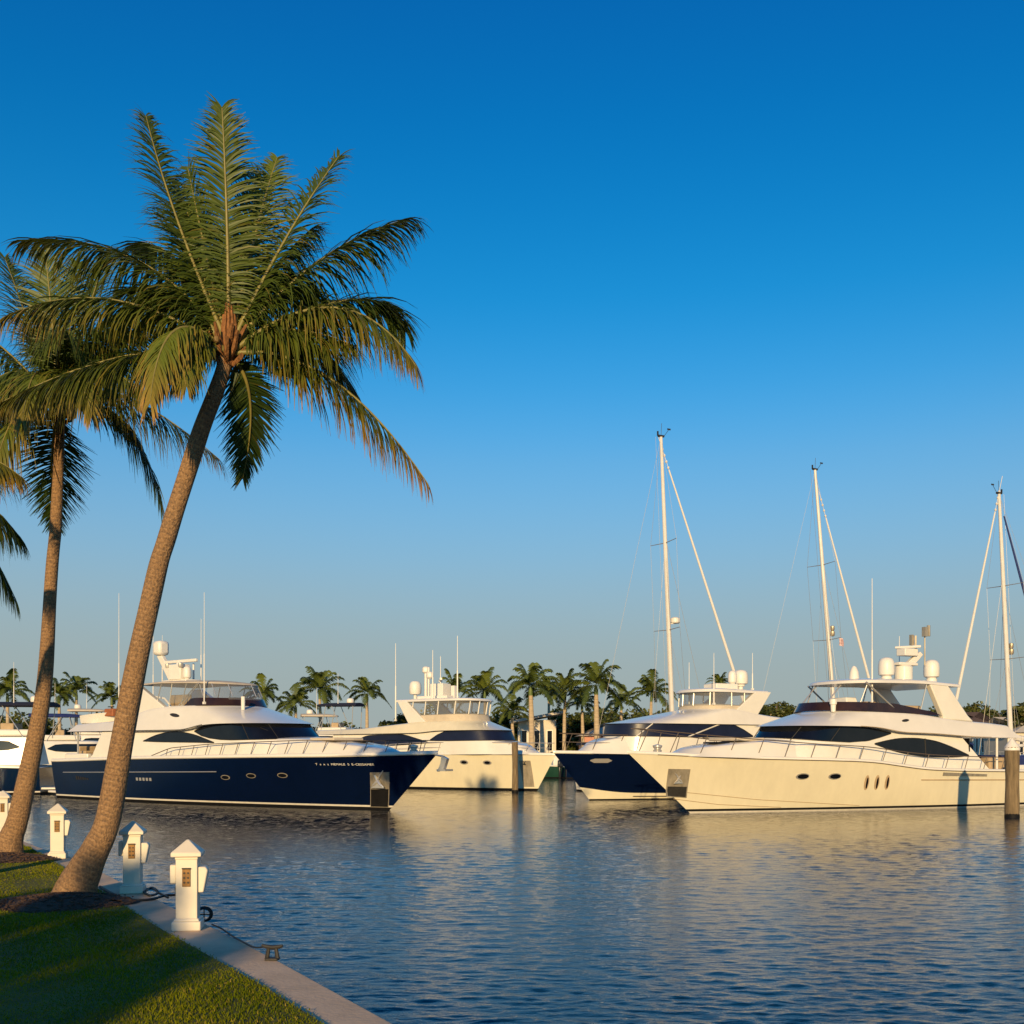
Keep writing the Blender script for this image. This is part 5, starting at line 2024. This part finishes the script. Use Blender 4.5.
X_ = Vector((1, 0, 0))
coconut('near coconut palm with a full crown, trunk leaning right from a mulch mound', 14.4,
        [(72, 905, 24), (80, 880, 18.5), (95, 850, 14), (109, 815, 12.2), (129.5, 700, 10.7), (155, 580, 9.4), (170, 528, 8.8), (200, 434, 8.4), (219.5, 382, 7.6), (226, 358, 7.4)],
        (229, 345),
        [
            (227, 225, 222, 108, -.3, dict(side=Vector((1, .25, 0)), tint=.5, droop=.36, vee=.05, llen=.60, pairs=95)),
            (178, 222, 146, 116, .5, dict(tint=.3, droop=.44, llen=.62, side=Vector((.6, .8, .1)))),
            (256, 232, 277, 158, .9, dict(side=X_, tint=.75, droop=.36, llen=.55)),
            (284, 242, 339, 156, .5, dict(tint=.3, droop=.44, llen=.68, side=Vector((.6, -.7, -.4)))),
            (318, 262, 411, 218, .3, dict(tint=.4, droop=.55, llen=.62)),
            (335, 308, 416, 366, -.9, dict(tint=.6, droop=.55, llen=.66, dry=.4)),
            (352, 300, 405, 330, .9, dict(tint=.25, droop=.5, llen=.55)),
            (332, 380, 428, 484, -.4, dict(tint=.6, droop=.75, llen=.62, dry=1.0)),
            (250, 400, 243, 478, .9, dict(tint=.02, droop=.15, llen=.55, side=Vector((.8, .4, .6)))),
            (140, 262, 24, 240, .2, dict(tint=.45, droop=.55, llen=.68, dry=.15)),
            (112, 300, 2, 318, -.9, dict(tint=.6, droop=.7, llen=.62, dry=.4)),
            (118, 358, 2, 402, -.6, dict(tint=.45, droop=.75, llen=.64, dry=.2)),
            (176, 330, 150, 402, -1.6, dict(tint=1.0, droop=.7, llen=.56, dry=.6)),
            (190, 350, 186, 385, -1.2, dict(tint=.8, droop=.6, llen=.45, dry=.3)),
            (178, 262, 134, 246, 1.0, dict(tint=.15, droop=.5, llen=.6)),
            (196, 250, 172, 180, 1.2, dict(tint=.25, droop=.4, llen=.6)),
            (300, 330, 330, 300, 1.6, dict(tint=.15, droop=.5, llen=.55)),
            (262, 285, 312, 228, .6, dict(tint=.45, droop=.5, llen=.66)),
            (203, 275, 186, 205, .5, dict(tint=.5, droop=.3, llen=.66, side=Vector((.9, .3, 0)))),
            (242, 255, 262, 178, .7, dict(tint=.5, droop=.42, llen=.6, side=Vector((.7, .7, 0)))),
            (208, 262, 188, 168, .6, dict(tint=.35, droop=.42, llen=.58, side=Vector((.7, -.6, .2)))),
            (182, 300, 120, 290, .1, dict(tint=.45, droop=.55, llen=.66)),
            (285, 330, 352, 345, -.5, dict(tint=.55, droop=.6, llen=.66, dry=.1)),
        ], 3, fill=9)

coconut('second coconut palm, standing behind the near leaning palm at left', 19.7,
        [(6, 857, 17), (12, 835, 11.5), (20, 810, 10), (43, 695, 7.6), (51, 580, 6.0), (56, 521, 5.7), (59.5, 440, 4.8), (60.5, 418, 5.0)],
        (58, 405),
        [
            (52, 320, 45, 252, .2, dict(side=X_, tint=.5, droop=.15, vee=.05, llen=.75, pairs=90)),
            (28, 322, 5, 258, .5, dict(tint=.35, droop=.35, llen=.75)),
            (86, 318, 104, 262, .6, dict(tint=.4, droop=.35, llen=.75)),
            (66, 330, 76, 262, .9, dict(tint=.6, droop=.25, llen=.7, side=X_)),
            (5, 350, -40, 325, .2, dict(tint=.4, droop=.6, llen=.8)),
            (118, 340, 175, 330, .2, dict(tint=.35, droop=.6, llen=.8)),
            (120, 395, 220, 460, -.2, dict(tint=.4, droop=.7, llen=.78, dry=.3)),
            (122, 420, 163, 508, .5, dict(tint=.15, droop=.55, llen=.65)),
            (52, 460, 53, 524, 1.6, dict(tint=.0, droop=.12, llen=.80, side=X_, start=.05)),
            (10, 395, -45, 450, -.5, dict(tint=.6, droop=.75, llen=.8, dry=.4)),
            (20, 410, -8, 480, -1.2, dict(tint=.7, droop=.7, llen=.75, dry=.5)),
            (70, 372, 92, 412, -2.0, dict(tint=.75, droop=.7, llen=.7, dry=.4)),
            (38, 372, 22, 420, -2.0, dict(tint=.7, droop=.7, llen=.7, dry=.4)),
            (92, 368, 140, 392, -1.2, dict(tint=.5, droop=.7, llen=.75, dry=.2)),
            (58, 350, 66, 330, -1.6, dict(tint=.6, droop=.6, llen=.65)),
            (20, 372, -20, 395, -1.0, dict(tint=.5, droop=.7, llen=.75)),
            (84, 345, 130, 310, -.6, dict(tint=.4, droop=.6, llen=.7)),
        ], 5, fill=6, scale=1.25)

coconut('coconut palm cut off by the left edge, only its frond tips showing', 15.0,
        [(-100, 893, 17), (-95, 845, 11), (-86, 720, 8.5), (-79, 600, 7.5), (-75, 505, 7), (-74, 490, 6.5)],
        (-75, 480),
        [
            (-30, 455, 20, 476, -.3, dict(tint=.7, droop=.7, llen=.55, dry=.5)),
            (-25, 495, 22, 540, .2, dict(tint=.3, droop=.65, llen=.55)),
            (-30, 520, 16, 600, .3, dict(tint=.2, droop=.6, llen=.58)),
            (-78, 400, -80, 330, .2, dict(side=X_, tint=.5, droop=.2, llen=.55)),
            (-110, 420, -140, 370, .2, dict(tint=.4, droop=.4, llen=.55)),
            (-130, 470, -190, 500, 0, dict(tint=.5, droop=.6, llen=.55)),
            (-120, 520, -150, 590, 0, dict(tint=.4, droop=.6, llen=.55)),
        ], 9, fill=0, scale=.9)


# ---- royal palms on the far shore
def royal_proto(seed, full=1.0):
    rng = random.Random(seed)
    V, Fq, T = [], [], []
    for k in range(int(17 * full)):
        a = 2.4 * k + rng.uniform(-.2, .2)
        el = (-.15, .15, .35, .6, .9, 1.2)[k % 6] + rng.uniform(-.1, .1)
        Lf = rng.uniform(3.2, 4.1)
        dv = Vector((math.cos(a) * math.cos(el), math.sin(a) * math.cos(el), math.sin(el)))
        p0 = Vector((0, 0, 0))
        p2 = dv * Lf + Vector((0, 0, -Lf * .40 * math.cos(el)))
        p1 = dv * Lf * .6 + Vector((0, 0, .9))
        tint = rng.uniform(.1, .9)
        for j in range(38):
            s = .10 + .90 * j / 37
            P = bez(p0, p1, p2, s)
            tg = (bez(p0, p1, p2, min(1, s + .03)) - bez(p0, p1, p2, s - .03)).normalized()
            S = tg.cross(Vector((0, 0, 1)))
            if S.length < .05:
                S = Vector((1, 0, 0))
            S.normalize()
            for sg in (1, -1):
                l = .92 * (1 if s < .6 else lerp(1, .35, (s - .6) / .4)) * rng.uniform(.8, 1.15)
                d = (S * sg + tg * .75 + Vector((0, 0, rng.uniform(-.25, .2)))).normalized()
                w = tg * rng.uniform(.05, .075)
                q1 = P + d * l * .5
                q2 = q1 + (d + Vector((0, 0, -.9))).normalized() * l * .5
                o = len(V)
                V += [tuple(P - w), tuple(P + w), tuple(q1 - w), tuple(q1 + w), tuple(q2 - w * .3), tuple(q2 + w * .3)]
                Fq += [(o, o + 1, o + 3, o + 2), (o + 2, o + 3, o + 5, o + 4)]
                t = max(0, min(1, tint + rng.uniform(-.2, .2)))
                T += [(t, 0, 0.15 if rng.random() < .06 else 0)] * 6
    return np_mesh('crown', np.array(V), np.array(Fq), [M['royal']], tint=np.array(T), smooth=True)


CROWNS = [royal_proto(s) for s in (1, 2, 3, 4)]


def royal(px, heart_py, d, crown_px, label, var=0, lean=0.0, rot=0.0, trunk_w=.2):
    H_ = HC - (heart_py - HY) / F * d
    r = empty('royal_palm', ((px - 512) / F * d, d, 1.0))
    tag(r, label, 'palm tree', 'royal palms on the far shore')
    h = H_ - 1.0
    mb = MB()
    prof = [(0, 1.35), (.08, 1.05), (.3, 1.0), (.6, .95), (.85, .75), (.9, .72)]
    mb.tube([(lean * (q * q) * h * .1, 0, q * h) for q, _ in prof], [w * trunk_w for _, w in prof], 10)
    mb.build('trunk', M['royal_trunk'], r)
    mb = MB().tube([(lean * .081 * h, 0, .89 * h), (lean * .09 * h, 0, .95 * h), (lean * .1 * h, 0, 1.01 * h)], [trunk_w * .78, trunk_w * .8, trunk_w * .35], 10)
    mb.build('crownshaft', M['crownshaft'], r)
    c = add_mesh_object('crown', CROWNS[var % 4], r)
    c.location = (lean * .1 * h, 0, h)
    k = crown_px / F * d / 6.6
    c.scale = (k, k, k)
    c.rotation_euler = (0, 0, rot)
    return r


R = [
    (8, 694, 116, 50, 'royal palm at the left edge above the black hulled cruiser'),
    (60, 696, 120, 38, 'darker royal palm just right of the second coconut trunk'),
    (76, 692, 128, 44, 'royal palm between the two coconut trunks, above the tender'),
    (113, 698, 126, 40, 'royal palm half hidden behind the leaning coconut trunk'),
    (263, 696, 124, 44, 'royal palm next to the front of the navy yacht\'s canvas top'),
    (296, 706, 118, 46, 'low full royal palm left of the tall one over the navy yacht\'s windshield'),
    (321, 691, 128, 56, 'tall royal palm above the navy yacht\'s windshield'),
    (367, 694, 124, 42, 'thin trunked royal palm above the black boat canopy'),
    (456, 692, 132, 46, 'royal palm behind the cream yacht\'s antennas'),
    (485, 692, 126, 52, 'royal palm just right of the cream yacht\'s hardtop'),
    (513, 712, 119, 40, 'short royal palm left of the pale house'),
    (532, 687, 116, 60, 'royal palm with a thick sunlit trunk before the pale house'),
    (549, 694, 134, 44, 'dark royal palm behind the pale house roof'),
    (564, 692, 120, 48, 'royal palm right of the pale house'),
    (583, 704, 126, 40, 'small royal palm left of the tallest one by the pink house'),
    (597, 686, 116, 64, 'tallest royal palm, standing over the pink house'),
    (621, 704, 130, 40, 'low royal palm between the pink house and the tallest sailboat mast'),
    (650, 694, 122, 50, 'royal palm just left of the tallest sailboat mast'),
    (719, 684, 130, 26, 'small royal palm crown above the two tone yacht\'s flybridge'),
]
for i, (px, py, d, cw, lab) in enumerate(R):
    royal(px, py, d, cw, lab, i, lean=random.uniform(-.25, .25), rot=i * 1.3, trunk_w=.30 if px in (532, 597) else .2)


# ---- broadleaf trees
def crown_proto(seed, n=4200, squash=.75):
    r = np.random.default_rng(seed)
    C = []
    for k in range(16):
        v = r.normal(size=3)
        v /= np.linalg.norm(v)
        C.append((v * r.uniform(.25, .72), r.uniform(.22, .42)))
    V, T = [], []
    for c, rad in C:
        m = n // 16
        dirs = r.normal(size=(m, 3))
        dirs /= np.linalg.norm(dirs, axis=1)[:, None]
        p = c + dirs * (rad * r.uniform(.55, 1.05, (m, 1)))
        a = r.normal(size=(m, 3))
        a /= np.linalg.norm(a, axis=1)[:, None]
        b = np.cross(a, r.normal(size=(m, 3)))
        b /= np.linalg.norm(b, axis=1)[:, None]
        s = r.uniform(.04, .085, (m, 1))
        q = np.stack([p - a * s, p + b * s * .6, p + a * s, p - b * s * .6], 1)
        V.append(q)
        t = np.clip(r.uniform(.1, .9) + r.normal(0, .2, m), 0, 1)
        tt = np.zeros((m, 4, 3))
        tt[:, :, 0] = t[:, None]
        tt[:, :, 2] = (r.uniform(0, 1, m) < .05)[:, None] * .6
        T.append(tt)
    V = np.concatenate(V).reshape(-1, 3)
    V[:, 2] *= squash
    T = np.concatenate(T).reshape(-1, 3)
    return np_mesh('crown', V, np.arange(len(V)).reshape(-1, 4), [M['broad']], tint=T)


TREES = [crown_proto(s, squash=q) for s, q in ((1, .75), (2, .85), (3, .65), (4, .8))]


def tree(px, top_py, d, w_px, label, var=0, name='broadleaf_tree', group='trees on the far shore'):
    z1 = HC - (top_py - HY) / F * d
    w = w_px / F * d / 2
    r = empty(name, ((px - 512) / F * d, d, 1.0))
    tag(r, label, 'tree', group)
    h = z1 - 1.0
    w *= 1.18
    ch = min(w * 1.0, h * .66)
    mb = MB()
    mb.tube([(0, 0, -.1), (.05, 0, h * .2), (0, .05, h * .45), (.1, 0, h * .8)], [.30, .22, .18, .05], 8)
    rr = random.Random(px)
    for k in range(5):
        a = k * 1.3 + rr.uniform(0, .5)
        mb.tube([(0, 0, h * .3), (math.cos(a) * w * .3, math.sin(a) * w * .3, h * .5), (math.cos(a) * w * .65, math.sin(a) * w * .65, h * .66)], [.13, .09, .03], 6)
    mb.build('trunk', M['bark'], r)
    c = add_mesh_object('crown', TREES[var % 4], r)
    c.location = (0, 0, h - ch * .80)
    c.scale = (w, w, ch)
    c.rotation_euler = (0, 0, var * 1.1)
    return r


TL = [
    (24, 712, 140, 60, 'dark tree behind the royal palm at the left edge'),
    (92, 712, 142, 50, 'dark tree behind the tender at left'),
    (290, 714, 140, 60, 'dark tree behind the navy yacht\'s windshield'),
    (395, 712, 138, 44, 'round bushy tree left of the cream yacht\'s arch'),
    (440, 704, 142, 60, 'tree rising behind the cream yacht\'s hardtop'),
    (500, 707, 146, 56, 'dark tree left of the thick trunked royal palm'),
    (548, 709, 148, 60, 'dark tree behind the pale house'),
    (580, 711, 143, 60, 'tree between the pale house and the pink house'),
    (632, 708, 146, 64, 'tree behind the pink house\'s right end'),
    (672, 708, 148, 52, 'tree behind the foot of the tallest mast'),
    (776, 690, 126, 56, 'tall tree to the right of the two tone yacht\'s arch'),
    (800, 712, 134, 40, 'low tree beside the big white yacht\'s windshield'),
    (945, 700, 150, 44, 'dark tree behind the white furled sail at right'),
    (980, 701, 152, 52, 'long low tree above the brown roofed house'),
    (1024, 686, 122, 66, 'tall dark tree at the right edge behind the mast'),
    (700, 716, 150, 60, 'low tree behind the two tone yacht\'s windshield'),
    (730, 716, 152, 50, 'low tree behind the two tone yacht\'s flybridge'),
    (470, 712, 150, 54, 'low dark tree behind the royal palm beside the cream yacht'),
    (525, 718, 152, 60, 'low tree in the gap left of the pale house'),
    (606, 716, 150, 60, 'dark low tree directly above the pink house roof'),
]
TL += [
    (40, 714, 144, 46, 'low tree between the left cruiser and the second palm trunk'),
    (110, 716, 152, 50, 'low tree directly behind the leaning trunk'),
    (425, 712, 152, 50, 'low tree just behind the cream yacht\'s arch leg'),
    (535, 712, 156, 54, 'low tree far behind the thick trunked royal palm'),
    (590, 708, 158, 56, 'far tree filling the gap beside the tallest royal palm'),
    (618, 710, 157, 54, 'far tree filling the gap left of the tallest mast'),
    (684, 712, 156, 50, 'far low tree just right of the tallest mast'),
    (322, 722, 154, 56, 'far low tree at the foot of the tall royal palm at left'),
    (140, 716, 146, 60, 'low dark tree behind the navy yacht\'s arch at left'),
    (200, 718, 150, 70, 'low dark tree hidden behind the navy yacht\'s clear enclosure'),
    (56, 716, 150, 56, 'low tree behind the two palms left of the tender'),
    (-8, 714, 146, 60, 'low tree at the far left edge'),
    (345, 722, 150, 60, 'low tree beneath the thin trunked royal palm'),
    (462, 710, 150, 58, 'dark tree between the cream yacht and the royal palms'),
    (516, 707, 150, 50, 'dense tree behind the short royal palm'),
    (566, 707, 152, 56, 'dense tree in the middle of the palm grove'),
    (600, 707, 154, 56, 'dense tree behind the tallest royal palm'),
    (652, 709, 152, 56, 'dense tree behind the royal palm by the tallest mast'),
    (900, 716, 154, 60, 'low tree behind the big white yacht\'s domes'),
    (850, 720, 154, 60, 'low tree behind the big white yacht\'s hardtop'),
]
for i, (px, ty, d, w, lab) in enumerate(TL):
    tree(px, ty, d, w, lab, i)


# ---- houses behind
def house(px0, px1, py0, d, depth, wall, roof, label, style='hip', nwin=4):
    x0, x1 = (px0 - 512) / F * d, (px1 - 512) / F * d
    z1 = HC - (py0 - HY) / F * d
    w = x1 - x0
    r = empty('house', ((x0 + x1) / 2, d + depth / 2, 1.0))
    tag(r, label, 'house', 'houses on the far shore')
    h = z1 - 1.0
    wh = h * (.66 if style == 'hip' else .86)
    MB().box((0, 0, wh / 2), (w, depth, wh)).build('wall', M[wall], r)
    mb = MB()
    if style == 'hip':
        e = .5
        mb.add([(-w / 2 - e, -depth / 2 - e, wh), (w / 2 + e, -depth / 2 - e, wh), (w / 2 + e, depth / 2 + e, wh), (-w / 2 - e, depth / 2 + e, wh),
                (-w / 2 + depth / 2, 0, h), (w / 2 - depth / 2, 0, h)],
               [(3, 2, 1, 0), (0, 1, 5, 4), (1, 2, 5), (2, 3, 4, 5), (3, 0, 4)])
    else:
        mb.add([(-w / 2 - 1, -depth / 2 - .8, wh * .92), (w / 2 + 1, -depth / 2 - .8, h), (w / 2 + 1, depth / 2 + .8, h), (-w / 2 - 1, depth / 2 + .8, wh * .92),
                (-w / 2 - 1, -depth / 2 - .8, wh * .92 + .3), (w / 2 + 1, -depth / 2 - .8, h + .3), (w / 2 + 1, depth / 2 + .8, h + .3), (-w / 2 - 1, depth / 2 + .8, wh * .92 + .3)],
               [(3, 2, 1, 0), (4, 5, 6, 7), (0, 1, 5, 4), (1, 2, 6, 5), (2, 3, 7, 6), (3, 0, 4, 7)])
    mb.build('roof', M[roof], r, smooth=False)
    for k in range(nwin):
        x = -w / 2 + w * (k + .5) / nwin
        f = MB().box((x, -depth / 2 - .03, wh * .52), (w / nwin * .5, .1, wh * .5)).build('window', M['white'], r)
        MB().box((x, -depth / 2 - .09, wh * .52), (w / nwin * .5 - .2, .04, wh * .5 - .2)).build('pane', M['glass'], f)
    return r


house(518, 556, 713, 128, 8, 'stucco_white', 'roof_white', 'pale house with a slanting white roof behind the palms', 'shed', 3)
house(583, 642, 722, 126, 8, 'stucco_pink', 'roof_white', 'low pink house behind the navy and white bow', 'hip', 5)
house(962, 1003, 711, 140, 8, 'stucco_white', 'roof', 'long house with dark brown roof and pale columns at right', 'hip', 7)
house(1016, 1046, 716, 118, 8, 'stucco_white', 'roof_white', 'pale house at the right edge behind the mast', 'hip', 3)

# small boats moored along the seawall
SK = [
    (541, 104, 200, 7.0, 'small open boat with faded red hull beside the pale house', 'red', None),
    (528, 98, 190, 6.5, 'small white open boat above the cream yacht\'s bow', 'gel', None),
    (563, 100, 15, 7.0, 'navy hulled open boat with navy canvas top left of the green boat', 'navy', 'navy_canvas'),
    (590, 102, 190, 7.0, 'dark green open boat behind the navy bow', 'green', None),
    (606, 106, 10, 8.0, 'white open boat with navy canvas top before the pink house', 'gel', 'navy_canvas'),
    (626, 104, 195, 7.5, 'white open boat with beige canvas behind the navy yacht\'s bow rail', 'gel', 'canvas'),
    (20, 98, 170, 8.0, 'white open boat with navy canvas far behind the left cruiser', 'gel', 'navy_canvas'),
    (985, 104, 190, 8.0, 'white open boat with blue canvas below the brown roofed house', 'gel', 'blue_canvas'),
]
for (px, d, hd, L, lab, hm, tp) in SK:
    skiff(((px - 512) / F * d, d), hd, L, lab, hm, tp)

# ---- hedge behind the camera: it throws the long evening shade over the lawn
r = empty('hedge', (-4.8, -11.0, QZ))
tag(r, 'clipped broadleaf hedge behind the viewer shading the lawn', 'hedge')
HX = [(-13.5, 4.0), (-7.5, 4.1), (-5.0, 4.4), (-4.2, 5.2), (-3.2, 5.1), (-2.3, 4.55), (-.4, 4.4), (.8, 4.3)]     # height along the hedge
for k in list(range(19)) + [q + .5 for q in range(18)]:
    c = add_mesh_object('foliage', TREES[int(k * 2) % 4], r)
    x = -13.2 + k * .70
    hgt = interp(HX, x) + .12 * math.sin(k * 2.9)
    c.location = (x, random.uniform(-.25, .25), hgt * .5)
    c.scale = (1.3 if k < 17 else .7, 1.3, hgt * .84)
    c.rotation_euler = (0, 0, k * 1.7)
mb = MB()
for k in range(10):
    mb.tube([(-14 + k * 1.3, 0, -.05), (-13.9 + k * 1.3, .1, 1.4), (-14 + k * 1.3, 0, 2.7)], [.06, .05, .03], 6)
mb.build('stems', M['bark'], r)
